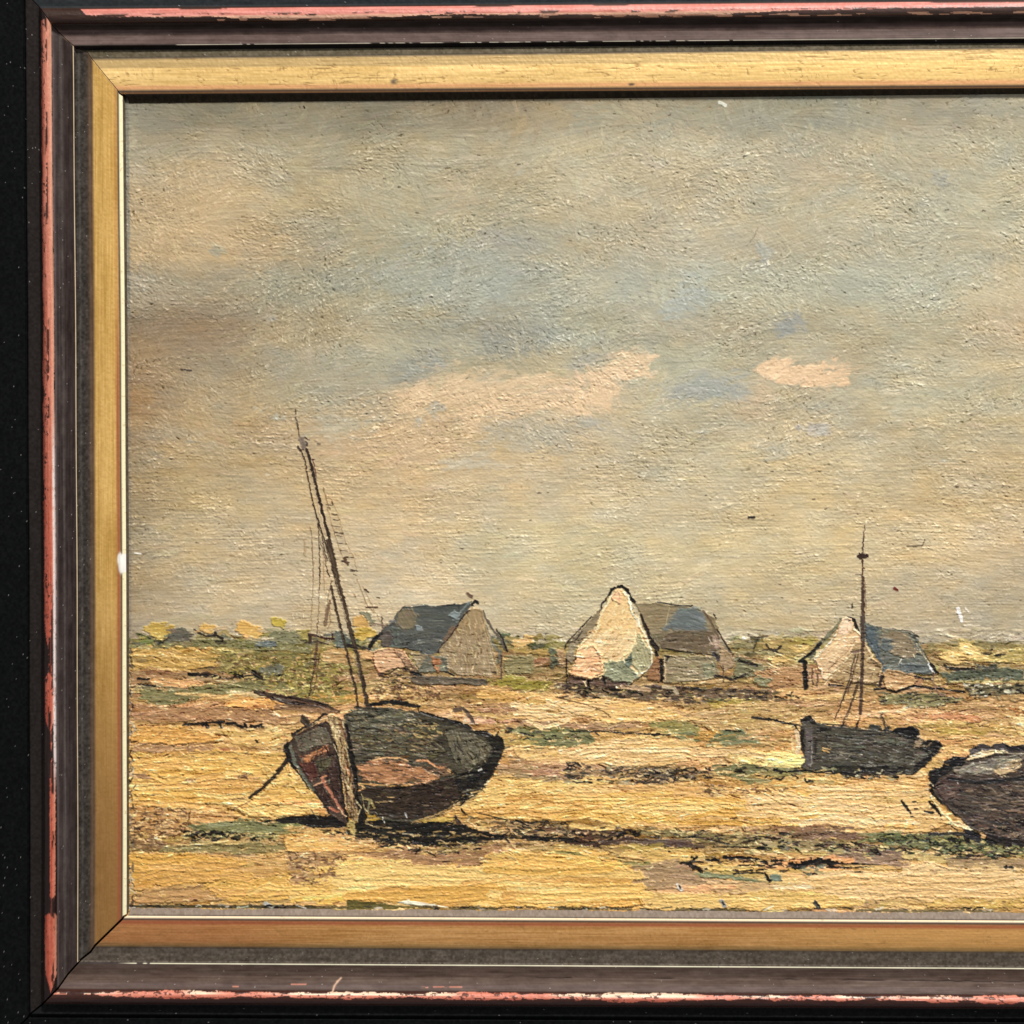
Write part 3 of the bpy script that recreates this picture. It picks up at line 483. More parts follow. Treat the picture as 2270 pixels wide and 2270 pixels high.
# cottage 2
part(14)
PP(I_, [('820 290 1000 290 1170 310 1380 330 1500 370 1600 440 1680 620 1780 800 1650 800 1600 790 1060 740 1000 640 930 500', (138, 120, 90), dict(c2=(156, 140, 106))), ('1120 540 1180 420 1260 350 1400 340 1480 400 1530 560 1400 600', (98, 108, 108), dict(h=1.2, ang=20, soft=11, rough=6, dry=.15)),
        ('1050 610 1200 560 1600 560 1620 780 1060 740', (104, 88, 66), dict(rough=6, soft=8)), ('1000 600 1100 560 1110 660 1040 690', (110, 98, 72)), ('1560 610 1650 640 1650 740 1600 740', (168, 140, 116)),
        ('490 330 400 440 200 660 150 800 170 860 220 880 260 700 420 560 500 400', (142, 126, 98))])
SS(I_, 4.391, [('1050 285 1250 318 1380 322', 13, BK), ('1590 400 1610 450', 12, BK), ('1490 370 1560 470 1640 640', 22, (96, 78, 60)), ('1630 550 1700 680 1780 800', 20, (44, 34, 28), dict(dry=.15)), ('1080 730 1300 770 1600 800', 12, BK, dict(dry=.2)),
                ('1590 790 1650 850', 40, (50, 44, 44)), ('600 150 560 240 500 300 490 380', 26, BK, dict(w1=12)), ('400 425 300 530 150 690 145 745', 13, BK), ('310 570 245 660', 10, BK), ('155 840 162 1075', 15, BK), ('595 160 690 130 750 170 770 230 815 280', 34, BK),
                ('775 300 800 360 840 440', 14, BK), ('880 410 930 530 980 660 1040 740', 26, (40, 30, 24), dict(w1=46)), ('1020 770 1040 810', 40, BK), ('1160 330 1120 520', 6, (180, 164, 128)), ('1530 620 1580 700', 8, (210, 184, 156))])
part(15)
PP(I_, [('1100 800 1600 810 1640 1000 1560 1040 1240 1060 1110 1080', (146, 130, 96), dict(h=1.5)), ('960 900 1060 800 1080 1060 930 1040', (152, 106, 68)), ('1650 690 1790 820 1800 900 1700 960 1650 900', (164, 136, 100)), ('1480 880 1600 880 1580 1030 1490 1020', (140, 138, 104)), ('160 1000 520 1010 800 1080 700 1110 200 1080', (96, 72, 56))])
SS(I_, 4.391, [('1075 850 1085 1050', 32, BK), ('1115 810 1160 820 1130 850', 20, BK), ('1110 820 1120 1060', 12, (206, 176, 130)), ('1140 860 1300 840 1590 850', 8, (110, 98, 72), dict(dry=.2)), ('1200 1010 1450 1040 1600 1010', 8, (200, 176, 130), dict(dry=.2)), ('1240 920 1480 930', 8, (170, 156, 120), dict(dry=.3)),
                ('1600 1000 1700 1010 1780 1040 1900 990', 26, (44, 36, 30), dict(dry=.2)), ('1680 900 1690 1060', 14, (90, 70, 50)), ('1000 1100 1100 1120 1260 1120', 34, (58, 44, 36), dict(dry=.2)), ('1100 1110 1200 1120 1230 1170', 40, (170, 150, 116)), ('370 1040 370 1110', 26, BK), ('520 1000 530 1070', 30, BK), ('330 1060 350 1100', 18, (230, 190, 140)), ('700 1110 960 1140', 40, (178, 144, 104))])
part(13)
PP(I_, [('600 200 640 160 690 150 720 190 770 220 790 350 860 460 900 560 940 660 990 780 990 880 930 970 850 1020 800 1070 600 1040 510 1000 400 1040 200 1000 170 970 240 880 260 720 420 560 500 370', (236, 196, 136), dict(c2=(246, 214, 158), ang=-60, h=2.0)),
        ('250 740 420 700 500 800 510 960 400 1040 280 1010 170 970 240 880', (242, 186, 132), dict(h=2.4)), ('520 870 700 850 830 960 860 1020 780 1070 600 1050 520 1000', (146, 146, 112), dict(ang=25, h=1.6)),
        ('850 540 930 700 990 790 980 900 880 980 800 900 780 780 830 680', (166, 158, 116), dict(ang=70, h=1.5)), ('700 860 790 780 800 900 760 920', (100, 112, 92)), ('600 210 650 160 690 200 680 300 600 270', (240, 188, 146), dict(h=2))])
SS(I_, 4.391, [('720 190 765 225 780 320 800 400 850 460', 20, (252, 234, 200), dict(h=2)), ('850 460 860 510', 30, (250, 226, 190)), ('870 510 930 620 990 780 990 880 930 960 820 1000', 10, (226, 218, 190), dict(h=1.8)), ('520 350 480 440 450 560 300 690', 12, (250, 222, 178), dict(h=2)),
                ('600 210 560 290 530 330', 12, (250, 226, 186)), ('830 560 820 680 760 780 640 860', 10, (248, 214, 156), dict(h=2)), ('700 560 720 700 620 850', 8, (222, 176, 112)), ('500 650 580 660 560 760', 8, (216, 160, 110)), ('280 840 400 830 500 880', 8, (228, 156, 100)),
                ('560 1000 700 960 840 1020', 8, (110, 116, 90)), ('640 900 760 980', 7, (96, 106, 84)), ('560 900 660 980', 7, (180, 180, 146)), ('340 960 400 920 480 960', 8, (252, 220, 190)), ('430 600 520 580', 6, (214, 164, 110)), ('740 520 700 640', 6, (220, 176, 110)), ('600 420 560 560', 6, (226, 182, 120))])
dabs(I_('600 250 760 300 830 560 600 860 300 720 480 460'), 70, [(250, 222, 170), (222, 178, 116), (246, 206, 146)], (6, 18), (1.8, 3.5), -60, 25, .8, 1.6)
# cottage 3
part(17)
PP(Q_, [('100 420 220 460 280 480 400 490 620 520 700 600 760 740 850 900 930 1000 850 1030 730 1020 500 1000 360 960 310 1000 290 880 200 700 110 580', (100, 102, 90)), ('300 500 600 540 720 760 640 830 450 800 250 700', (136, 118, 90), dict(rough=4)), ('110 450 230 480 250 640 260 820 340 940 300 1000 250 860 100 620', (70, 88, 98)),
        ('300 600 400 620 430 720 340 760 260 700', (92, 100, 98), dict(rough=4)), ('500 900 830 900 870 1000 700 1010 500 990', (88, 98, 98))])
SS(Q_, 5.222, [('830 890 850 950 890 1000', 24, (224, 220, 214)), ('850 900 930 1000', 36, BK), ('770 750 850 890', 9, BK), ('220 465 275 476', 12, BK), ('410 490 620 518 700 575', 12, (56, 50, 42), dict(dry=.15)), ('660 570 710 580', 22, (36, 32, 28)), ('690 660 740 760 830 880', 10, (206, 188, 150)),
                ('540 560 660 620', 12, (160, 150, 124)), ('515 840 490 880', 12, (220, 208, 190)), ('650 790 670 820', 18, (200, 186, 150)), ('250 480 420 700', 8, (120, 116, 98), dict(dry=.3)), ('150 560 260 760', 16, (50, 76, 92))])
part(18)
PP(Q_, [('340 960 500 980 700 1030 720 1080 640 1160 450 1210 350 1190 310 1100 310 1010', (192, 150, 100), dict(h=1.6))])
SS(Q_, 5.222, [('200 1190 330 1180 440 1220 640 1160 720 1160 880 1180 940 1180 1250 1220', 26, BK, dict(dry=.08)), ('290 1040 260 1150', 40, (48, 38, 34)), ('670 1040 780 1070 850 1070', 26, (40, 34, 30)), ('880 1000 880 1100 920 1200 960 1260 1030 1260', 20, (120, 90, 74)), ('390 1050 500 1090 620 1060', 12, (160, 110, 66)), ('500 1010 640 1050', 10, (222, 180, 122))])
part(17)
SS(E_, 4.293, [('1140 1000 1060 1110 920 1240 850 1370', 34, (108, 104, 80)), ('740 1400 830 1340 940 1230', 32, (28, 26, 24)), ('790 1400 800 1650', 46, BK), ('740 1400 800 1410', 24, BK), ('1200 985 1255 1000 1285 1080', 30, BK), ('1290 1070 1310 1120', 16, BK)])
part(16)
PP(E_, [('1130 1020 1180 980 1240 990 1260 1080 1330 1150 1440 1370 1530 1430 1530 1500 1480 1600 1360 1610 1200 1590 1050 1590 960 1570 940 1500 890 1400 870 1370 1000 1240 1080 1130', (222, 180, 128), dict(ang=-45, h=1.8, c2=(238, 202, 152))),
        ('1280 1220 1340 1220 1440 1370 1530 1440 1500 1600 1100 1600 1000 1560 1200 1350', (172, 142, 98), dict(rough=3, h=1.2)), ('1130 1020 1180 980 1240 990 1240 1100 1160 1150 1110 1140', (244, 210, 176))])
SS(E_, 4.293, [('1090 1140 1000 1260 880 1380', 12, (250, 224, 190), dict(h=2)), ('1260 1090 1330 1150', 12, (244, 214, 180)), ('1270 1200 1180 1320 1010 1480', 9, (140, 104, 70)), ('1260 1300 1120 1460 980 1560', 9, (236, 204, 156)), ('1215 1020 1225 1015', 12, BK), ('1190 1060 1200 1110', 8, (190, 140, 100)),
                ('880 1400 950 1480 960 1560', 10, (240, 210, 168)), ('830 1440 830 1620', 10, (150, 120, 90)), ('860 1470 870 1620', 14, (70, 52, 44)), ('915 1530 905 1630', 16, (84, 64, 54)), ('1030 1625 1200 1635', 24, (46, 34, 28), dict(w1=6)), ('1350 1610 1480 1620', 10, BK), ('1370 1230 1430 1340', 10, (214, 190, 150)), ('1250 1310 1300 1300', 34, (104, 80, 64))])
dabs(E_('1280 1300 1440 1400 1500 1590 1080 1580'), 36, [(196, 164, 118), (146, 116, 76)], (5, 12), (2, 4), -50, 30)

# ---- large boat: 1 hull, 2 mast, 3 rigging, 4 bowsprit, 5 prop
CUR = 0
poly(K_('1140 405 1290 372 1500 345 1640 335 1760 350 1932 320 1960 440 1600 440 1500 405 1380 412 1300 378 1180 412'), BK, (38, 32, 26), .6, 1, 2)
poly(L_('70 400 0 425 0 500 300 560 700 600 1000 590 1300 545 1500 540 1600 560 1932 560 1932 525 1450 530 1250 500 1100 450 900 400 860 380 600 400 300 370'), BK, (44, 38, 28), .6, 1, 4, 2, dry=.12)
dabs(L_('200 460 1000 480 1250 520 1100 640 700 690 300 600'), 160, [(214, 180, 110), BK, BK, (160, 130, 78), (60, 54, 40)], (6, 20), (1.8, 4), 3, 12); dabs(L_('1000 330 1932 400 1932 560 1300 540'), 110, [(60, 52, 38), BK, (196, 164, 100), (110, 90, 60)], (6, 20), (2, 4), 4, 12)
SS(L_, 3.864, [('1130 320 1400 385 1560 402 1932 388', 9, BK), ('1030 380 1130 460 1300 490', 7, (220, 196, 140)), ('1500 520 1932 545', 18, BK, dict(dry=.2)), ('470 495 560 500', 6, (240, 226, 180))])
SS(A_, 4.83, [('-60 1540 300 1560', 6, (190, 140, 80), dict(dry=.3)), ('820 1520 900 1620', 10, (90, 88, 66)), ('940 1600 1040 1550', 10, (90, 84, 66), dict(dry=.3))])
dabs(A_('900 1720 1500 1720 1640 1900 1200 1860'), 60, [BK, (216, 184, 120), (110, 90, 60)], (4, 14), (2, 4))
part(4)
PP(A_, [('190 240 230 235 500 290 800 330 1030 400 1080 440 1010 480 900 430 600 400 400 345 200 268', (52, 38, 30), dict(c2=(84, 64, 50), ang=14))])
SS(A_, 4.83, [('200 245 420 285', 8, (80, 70, 56)), ('430 320 500 345', 14, (150, 144, 124), dict(dry=.3)), ('560 330 1000 430', 8, (120, 84, 60), dict(dry=.3)), ('960 440 1120 470', 40, (90, 66, 46), dict(dry=.25))])
CUR = 0; SS(A_, 4.83, [('450 420 700 430 1000 470', 60, (140, 104, 74), dict(dry=.14, a=.85)), ('420 470 480 520', 16, (240, 206, 150))])
part(5)
SS(A_, 4.83, [('555 1000 450 1140 310 1280 165 1392', 46, (44, 34, 24), dict(w1=36)), ('190 1410 70 1480 0 1515', 9, (110, 68, 44))])
CUR = 0; SS(A_, 4.83, [('440 1190 330 1320 230 1400', 12, (240, 196, 122))])
part(1)
PP(B_, [('-90 500 20 460 150 420 400 430 700 470 900 540 1120 590 1250 640 1330 690 1450 690 1520 740 1620 780 1640 850 1600 950 1540 1050 1500 1180 1400 1280 1300 1390 1100 1480 900 1590 650 1660 400 1640 200 1580 80 1500 0 1300 -60 900', (62, 56, 44), dict(c2=(88, 80, 60), ang=8, h=1.2)),
        ('-60 490 400 440 650 500 700 600 400 640 0 650', (86, 82, 66), dict(ang=5)), ('-20 700 500 700 900 800 1000 900 800 980 400 900 0 880', (88, 80, 56), dict(ang=8)),
        ('1000 690 1300 720 1500 870 1400 1000 1250 1100 1100 1000 1050 850', (94, 88, 68), dict(ang=60, c2=(124, 114, 88))),
        ('60 1300 500 1260 1000 1200 1250 1100 1300 1250 1100 1480 900 1590 500 1620 180 1560', (48, 37, 28), dict(c2=(62, 48, 36))),
        ('1100 1130 1250 1120 1450 1000 1510 880 1460 760 1350 720 1250 640 1330 690 1450 690 1520 740 1570 700 1620 770 1640 850 1600 960 1500 1180 1350 1280 1200 1380 1150 1300', BK, dict(c2=(46, 42, 34), rough=2)),
        ('60 1050 140 1040 300 1000 480 990 620 1050 840 1110 910 1180 840 1230 500 1250 200 1240 90 1150', (160, 106, 68), dict(c2=(206, 144, 92), rough=9, h=1.4, ang=4, dry=.2, soft=5)),
        ('900 1090 1000 1050 1080 1100 1060 1160 960 1150', (110, 84, 60), {})])
SS(B_, 4.83, [('200 1000 350 962 520 965 600 1000', 16, (222, 170, 112)), ('700 1000 800 990 900 1060 990 1070', 26, (200, 138, 90), dict(dry=.15)), ('1030 1100 1080 1130', 30, (200, 150, 90)), ('200 395 400 365 560 385 715 420', 46, BK, dict(dry=.1)), ('700 400 720 480', 16, BK), ('740 480 900 530 1130 585 1260 640', 32, BK, dict(dry=.05)),
               ('1330 690 1450 700 1530 760', 44, BK), ('1530 750 1570 685', 16, BK), ('1600 760 1610 800', 30, BK), ('600 780 850 810 900 850', 30, (52, 44, 40), dict(dry=.3)), ('150 520 650 520', 9, (140, 140, 120), dict(dry=.35)), ('-20 590 450 580', 8, (50, 48, 40), dict(dry=.3)), ('0 660 300 680', 14, (118, 122, 104), dict(dry=.2)),
               ('100 820 320 810', 10, (186, 156, 90), dict(dry=.1)), ('250 960 300 955', 10, (214, 176, 120)), ('60 1240 500 1270 700 1245', 12, (200, 150, 80), dict(dry=.1)), ('240 1440 440 1435', 9, (190, 158, 96)), ('240 1380 310 1382', 12, (196, 160, 90)), ('390 1390 450 1388', 9, (200, 160, 96)), ('130 1400 200 1420 240 1500', 26, (150, 130, 74), dict(dry=.1)),
               ('190 1420 170 1540 200 1580', 20, (120, 112, 74)), ('110 1350 130 1500 210 1590', 10, (160, 140, 84)), ('70 1250 140 1290 60 1320', 18, (216, 164, 100)), ('20 1320 60 1480 100 1650', 50, BK), ('640 1660 850 1590 1000 1530 1130 1430 1220 1340', 16, (170, 136, 82), dict(dry=.15)), ('800 1640 1000 1560 1180 1480 1330 1390', 15, (176, 142, 88), dict(dry=.15)),
               ('1000 1520 1150 1420', 10, BK), ('1130 1440 1320 1380', 16, BK), ('1180 1350 1310 1340', 10, (110, 92, 62)), ('420 1718 250 1706 150 1670 140 1640 190 1612 290 1612', 15, (146, 122, 80)), ('330 1600 350 1660', 12, (200, 196, 180)), ('570 1560 590 1600', 18, (190, 186, 184), dict(dry=.2)),
               ('1110 450 1200 440 1270 530 1290 590', 50, (86, 68, 54)), ('1200 600 1220 540', 22, (190, 168, 128)), ('1250 610 1300 600', 14, (214, 196, 160)), ('1250 1110 1300 1070', 12, (168, 158, 130)), ('1360 1100 1390 1090', 16, (220, 214, 200)), ('1270 1220 1300 1220', 10, (200, 196, 186)), ('900 1050 1040 1030', 14, (86, 60, 44)), ('1460 1210 1440 1250', 10, (210, 190, 150))])
dabs(B_('640 530 1000 620 950 790 700 770 400 700'), 90, [(160, 136, 80), (70, 62, 44), (190, 158, 96), (96, 88, 62)], (5, 16), (2, 4), 15, 14); dabs(B_('0 460 600 470 1000 900 800 980 0 920'), 190, [(110, 106, 84), (52, 46, 36), (130, 118, 82), (78, 76, 60)], (10, 34), (1.6, 3.2), 7, 7)
dabs(B_('1080 1100 1400 1060 1400 1300 1150 1420'), 50, [BK, (84, 78, 60), (40, 36, 30)], (6, 18), (2, 4), -10, 14); dabs(B_('1050 720 1480 860 1400 1000 1150 1050'), 60, [(128, 118, 90), (72, 64, 48), (56, 50, 42)], (6, 20), (1.8, 3.4), 65, 14)
dabs(B_('80 1300 1000 1220 1200 1330 900 1560 200 1560'), 60, [(70, 54, 42), (40, 30, 24), (84, 66, 50)], (6, 20), (2, 3.5), 0, 12); dabs(B_('1100 1400 1400 1290 1320 1400 1100 1500'), 20, [BK, (200, 164, 104)], (6, 20), (2, 3.5), -25, 10)
PP(A_, [('620 720 980 560 1050 620 1120 900 1150 1300 1200 1700 1010 1560 930 1400 840 1290 700 1130 570 980 520 870 540 820 600 790', (62, 46, 38), dict(c2=(84, 64, 50), ang=75)),
        ('640 740 800 680 960 620 1030 740 1040 820 870 840 760 910 690 900', (98, 88, 70), dict(c2=(116, 108, 86), ang=20)), ('740 950 900 880 960 830 1010 820 1020 900 960 920 860 955 800 1030 740 1000', (178, 114, 68), dict(h=1.6)),
        ('700 1020 860 1010 900 1150 820 1240 740 1100', (88, 50, 40)), ('860 990 1060 940 1000 1060 900 1130', (84, 80, 56), dict(ang=-20)), ('860 1270 960 1240 1010 1450 960 1500 900 1380', (56, 38, 34)), ('1000 1080 1100 1000 1140 1400 1060 1300', (64, 44, 36))], 0)
dabs(A_('640 740 980 600 1100 900 1150 1400 1000 1500 800 1200'), 70, [(96, 74, 58), (46, 32, 26), (110, 96, 74), (84, 52, 40)], (6, 18), (1.8, 3.6), 80, 25, .8)
SS(A_, 4.83, [('560 850 580 970 640 1080', 60, BK, dict(w1=30)), ('650 1100 700 1150 800 1310', 16, BK), ('600 850 640 1000 740 1180 860 1330', 34, (94, 96, 80)), ('860 1330 930 1420 1010 1560', 22, (44, 36, 34)), ('850 1262 960 1215', 14, (216, 160, 116)), ('940 1190 1000 1290 1080 1430 1150 1530', 34, (176, 108, 78), dict(w1=22)),
              ('1110 1500 1190 1600', 14, (220, 176, 130)), ('920 1180 980 1160', 20, (180, 114, 80)), ('1020 1500 1100 1540', 34, (160, 90, 64)), ('620 715 750 640 850 595 960 500', 26, BK), ('950 495 990 500', 24, BK), ('830 605 900 570 990 525', 9, (206, 182, 140)), ('735 550 775 600', 80, (54, 44, 34)),
              ('620 800 650 840', 12, (60, 60, 50)), ('650 900 700 1010', 9, (44, 40, 34)), ('700 1010 720 1060', 12, (120, 60, 40)), ('700 950 760 960', 14, (130, 78, 50)), ('880 1010 1050 960', 8, (40, 34, 26), dict(dry=.2))])
PP(A_, [('1000 520 1110 520 1200 560 1170 720 1210 900 1265 1100 1300 1400 1340 1640 1260 1660 1210 1450 1150 1150 1110 950 1060 780', (146, 120, 78), dict(c2=(192, 162, 108), ang=78, h=1.6, rough=3)), ('1215 1640 1290 1640 1295 1790 1262 1795 1200 1720', (190, 164, 96), dict(ang=85))], 0)
SS(A_, 4.83, [('1190 620 1230 850 1290 1150 1300 1400 1390 1600', 52, BK, dict(w1=60)), ('1070 800 1120 1000 1150 1300 1190 1570', 26, BK), ('1120 560 1140 760 1180 900 1220 1120 1250 1350', 14, (124, 84, 52)), ('1180 1000 1240 1200 1260 1400', 20, (190, 130, 84)), ('1060 820 1120 960 1170 1200 1200 1500', 10, (206, 184, 140)), ('1140 480 1200 470', 30, (222, 184, 120)),
              ('1270 1400 1300 1620', 9, (150, 90, 50)), ('1250 1080 1280 1280', 6, (200, 200, 190)), ('1330 1600 1340 1660', 30, BK), ('1130 940 1180 1300 1220 1600', 8, (90, 60, 40), dict(dry=.3)), ('1170 580 1180 680', 8, (150, 140, 120)), ('1060 600 1100 780', 8, (214, 190, 140))])
dabs(A_('1080 700 1200 700 1330 1600 1230 1600'), 46, [(104, 74, 46), (84, 58, 38), (206, 176, 118), (70, 48, 34)], (14, 40), (1.8, 3.4), 80, 4, .9)
dabs(A_('1010 540 1180 560 1180 760 1080 760'), 24, [(222, 196, 140), (130, 96, 60)], (5, 14), (2, 3.5), 80, 14)
dabs(B_('60 1000 500 980 950 1080 900 1230 200 1250'), 26, [(70, 52, 38), (120, 84, 54), (226, 170, 116)], (8, 26), (1.6, 3.2), 4, 6, .9)
dabs(B_('-20 640 700 640 1050 900 900 980 0 900'), 60, [(60, 46, 34), (150, 120, 76), (104, 82, 58), (46, 38, 30)], (8, 30), (1.6, 3.2), 8, 7)
part(3)
SS(C_, 4.83, [('705 1350 712 1600 720 1932', 10, (48, 36, 26)), ('615 1390 640 1600 650 1932', 8, (96, 76, 54), dict(dry=.1, a=.9)), ('735 1440 770 1640 800 1750', 12, (50, 36, 26), dict(dry=.1)), ('650 660 680 850', 10, (70, 34, 26)), ('760 970 800 1130 830 1200', 12, (120, 96, 66), dict(dry=.35)), ('850 1120 860 1150', 14, (50, 38, 28)),
              ('560 1530 560 1700', 1, (120, 96, 66)), ('770 1040 850 1100 910 1250 960 1420 1000 1560 1080 1700 1120 1850', 8, (150, 120, 84), dict(dry=.16, a=.85)), ('800 1200 860 1400 920 1600 1000 1800', 8, (140, 112, 78), dict(dry=.16, a=.85))])
for x0, x1, y, w in [(785, 862, 1150, 14), (800, 830, 1185, 10), (840, 905, 1250, 12), (860, 935, 1312, 12), (850, 935, 1380, 10), (880, 970, 1450, 26), (900, 960, 1480, 14), (915, 1005, 1560, 12), (935, 1015, 1640, 20), (985, 1075, 1715, 36), (970, 1030, 1760, 30), (1050, 1122, 1850, 26), (1080, 1110, 1900, 14)]:
    stroke(C_('%d %d %d %d' % (x0, y, x1, y + 10)), max(w * .62, 10) / 4.83, (62, 46, 34), None, .6, .3, .95, .8)
SS(D_, 4.83, [('710 0 722 300 715 520', 9, (46, 34, 26)), ('715 520 705 800 690 1000', 7, (100, 80, 60), dict(dry=.1)), ('640 0 652 400 635 700 625 980', 6, (112, 92, 66), dict(dry=.1)), ('730 0 780 200 800 320', 9, (60, 44, 34), dict(dry=.15)), ('770 120 760 300 770 520', 10, (150, 124, 92), dict(dry=.35)), ('790 310 830 380', 14, (60, 44, 34)),
              ('850 420 815 560 800 650', 9, (110, 86, 62), dict(dry=.25)), ('830 640 800 760 780 880', 40, (112, 90, 68), dict(dry=.3)), ('820 680 840 860 800 940', 10, (120, 96, 70), dict(dry=.3)), ('700 830 690 980', 8, (90, 66, 46)), ('600 990 680 1010 760 1035 860 1045', 26, (52, 28, 22)), ('845 985 845 1050', 16, (60, 32, 24)), ('610 1000 620 1070', 34, (50, 36, 30)),
              ('560 1085 700 1070 810 1105', 14, (56, 42, 38), dict(dry=.15)), ('690 1060 690 1200 650 1400 605 1660', 16, (62, 44, 32)), ('720 1200 690 1400 660 1560 640 1640', 12, (84, 62, 42), dict(dry=.15)), ('650 1150 610 1280 600 1400', 8, (90, 66, 46), dict(dry=.1)), ('690 1100 670 1350', 30, (90, 66, 48), dict(dry=.3)), ('730 1280 650 1380', 8, (120, 88, 54)),
              ('1120 400 1170 540 1230 690 1300 760', 8, (130, 104, 72), dict(dry=.1, a=.9)), ('1180 480 1240 600 1280 700 1390 900', 7, (140, 112, 80), dict(dry=.14, a=.85)), ('1225 705 1335 705', 18, (64, 40, 30)), ('1200 515 1240 545', 18, (60, 44, 32)), ('1330 600 1350 605', 12, (60, 44, 32)), ('1380 810 1385 870 1400 940', 20, (90, 74, 60), dict(dry=.2)), ('1280 880 1420 900', 20, (120, 100, 84), dict(dry=.4)),
              ('1085 570 1105 600', 12, (110, 76, 50)), ('980 180 1020 250', 24, (80, 58, 44), dict(dry=.3))])
part(2)
SS(C_, 4.83, [('462 120 464 180', 5, (60, 46, 38), dict(w1=14)), ('465 215 490 340', 20, (84, 72, 60)), ('485 300 500 430', 10, (50, 40, 32)), ('520 450 550 540', 60, (112, 98, 86), dict(dry=.1)), ('560 430 595 455', 14, (50, 40, 34)), ('480 530 520 575', 26, (60, 46, 40)), ('570 480 585 520', 20, (50, 40, 36)),
              ('570 560 650 900 720 1230 790 1480', 20, (196, 172, 136)), ('520 565 560 700 600 900 640 1100 690 1300 760 1500 830 1700 880 1932', 15, (46, 32, 24)), ('580 560 630 740 680 950 740 1200 800 1430 850 1650 910 1932', 30, (40, 29, 22), dict(w1=38))])
SS(D_, 4.83, [('810 0 860 200 930 470 1000 750 1060 1000 1130 1250 1190 1550 1235 1790', 46, (50, 38, 29), dict(c2=(96, 78, 58))), ('770 0 830 220 890 440 950 650 1020 900', 10, (60, 46, 34), dict(dry=.05)), ('950 650 1010 860', 8, (200, 176, 140)), ('840 480 900 750 950 960 1010 1200 1070 1450 1110 1650 1130 1790', 26, (58, 44, 32)),
              ('1080 1200 1150 1450', 8, (140, 120, 92), dict(dry=.3)), ('1100 1780 1250 1800', 30, (62, 54, 42))])

# ---- small boat: 6 hull, 7 mast, 8 rigging, 9 bowsprit
part(7)
SS(E_, 4.293, [('1360 110 1350 220 1342 370', 7, (48, 32, 26), dict(w1=16)), ('1310 400 1375 395', 50, (50, 34, 28)), ('1310 370 1320 380', 14, BK), ('1375 372 1380 380', 12, BK), ('1342 430 1340 600', 14, (60, 36, 28)), ('1275 573 1335 573', 7, (70, 50, 40)), ('1350 515 1362 520', 8, (60, 40, 32)),
                ('1342 600 1342 900 1346 1050 1342 1200 1338 1400 1330 1600 1320 1895', 34, (66, 48, 38), dict(c2=(92, 70, 54))), ('1340 980 1345 1180', 46, (70, 58, 50)), ('1362 640 1368 900', 8, (110, 86, 66), dict(dry=.2)), ('1310 1640 1305 1800', 8, (180, 140, 100))])
part(8)
SS(E_, 4.293, [('1270 1340 1220 1560 1170 1700 1090 1932', 12, (62, 46, 38), dict(dry=.1)), ('1300 1330 1250 1540 1200 1700', 10, (70, 50, 38), dict(dry=.15)), ('1310 1580 1250 1780 1190 1932', 11, (70, 52, 38)), ('1240 860 1246 880', 14, BK), ('1245 950 1250 958', 8, (90, 70, 50))])
SS(F_, 4.111, [('1010 50 940 200 900 310 865 400', 9, (52, 38, 30), dict(dry=.08)), ('1075 40 1010 260 930 440', 10, (60, 44, 34)), ('1290 350 1330 480', 18, (66, 56, 48)), ('1265 290 1290 370', 5, (150, 120, 84))])
part(9)
SS(F_, 4.111, [('115 372 300 395 450 430 550 442', 26, (30, 24, 20), dict(w1=16)), ('500 450 530 490 560 560', 20, (28, 22, 20))])
part(6)
PP(F_, [('560 380 620 365 680 400 700 430 950 455 1150 480 1300 500 1400 490 1550 450 1640 490 1640 560 1700 590 1790 570 1845 620 1800 700 1700 800 1570 895 1300 900 1000 890 800 850 600 850 560 820 600 750 550 660 560 450', (68, 62, 52), dict(c2=(90, 84, 70), ang=3, h=1.2)),
        ('1380 500 1440 460 1560 450 1640 490 1600 570 1500 550', (26, 24, 24)), ('600 470 660 450 660 850 600 800', (92, 84, 80), dict(ang=88)), ('1600 640 1720 570 1830 590 1840 640 1700 800 1570 895 1600 800 1740 700', (34, 30, 28), dict(ang=-45)), ('1600 590 1680 570 1640 640 1590 650', (160, 134, 104)), ('750 800 1500 820 1500 890 850 880', (46, 42, 36), dict(rough=4, dry=.15))])
SS(F_, 4.111, [('570 400 620 375 670 410', 50, (32, 27, 24)), ('570 500 565 600 580 680', 36, (30, 25, 22)), ('655 640 650 830', 10, (150, 140, 124)), ('680 560 690 700', 24, (44, 38, 34)), ('740 480 820 480', 30, (36, 32, 28)), ('700 425 900 440 1100 470', 10, (44, 38, 32)), ('870 530 1000 570 1250 572', 12, (30, 27, 24)), ('870 525 1000 550', 6, (140, 146, 124)), ('1000 572 1150 580', 6, (190, 184, 166)),
                ('1200 590 1450 570', 7, (120, 132, 108)), ('1330 605 1460 560', 7, (134, 146, 122)), ('1250 600 1530 605', 8, (110, 116, 96), dict(dry=.1)), ('800 600 1000 640', 6, (120, 116, 96), dict(dry=.2)), ('840 690 1110 712', 6, (146, 136, 106)), ('860 660 1060 670', 5, (110, 104, 86), dict(dry=.2)), ('775 665 805 668', 56, (236, 176, 92), dict(h=2, c2=(244, 196, 120))),
                ('1060 460 1095 370', 24, (34, 27, 24), dict(w1=6)), ('930 455 960 410', 20, (30, 25, 22), dict(w1=8)), ('1200 465 1265 465', 60, (66, 64, 56)), ('1320 490 1350 470', 44, (60, 54, 46)), ('1270 480 1400 500', 14, BK), ('1190 780 1240 770', 24, (150, 146, 136), dict(dry=.2)), ('1560 800 1640 720', 8, (120, 124, 104)), ('1650 720 1740 690', 14, (110, 112, 94)), ('1700 640 1760 590', 8, (140, 120, 90)), ('1560 560 1640 540', 14, BK), ('1620 545 1640 540', 14, (214, 190, 160)), ('610 370 640 360', 20, BK)])
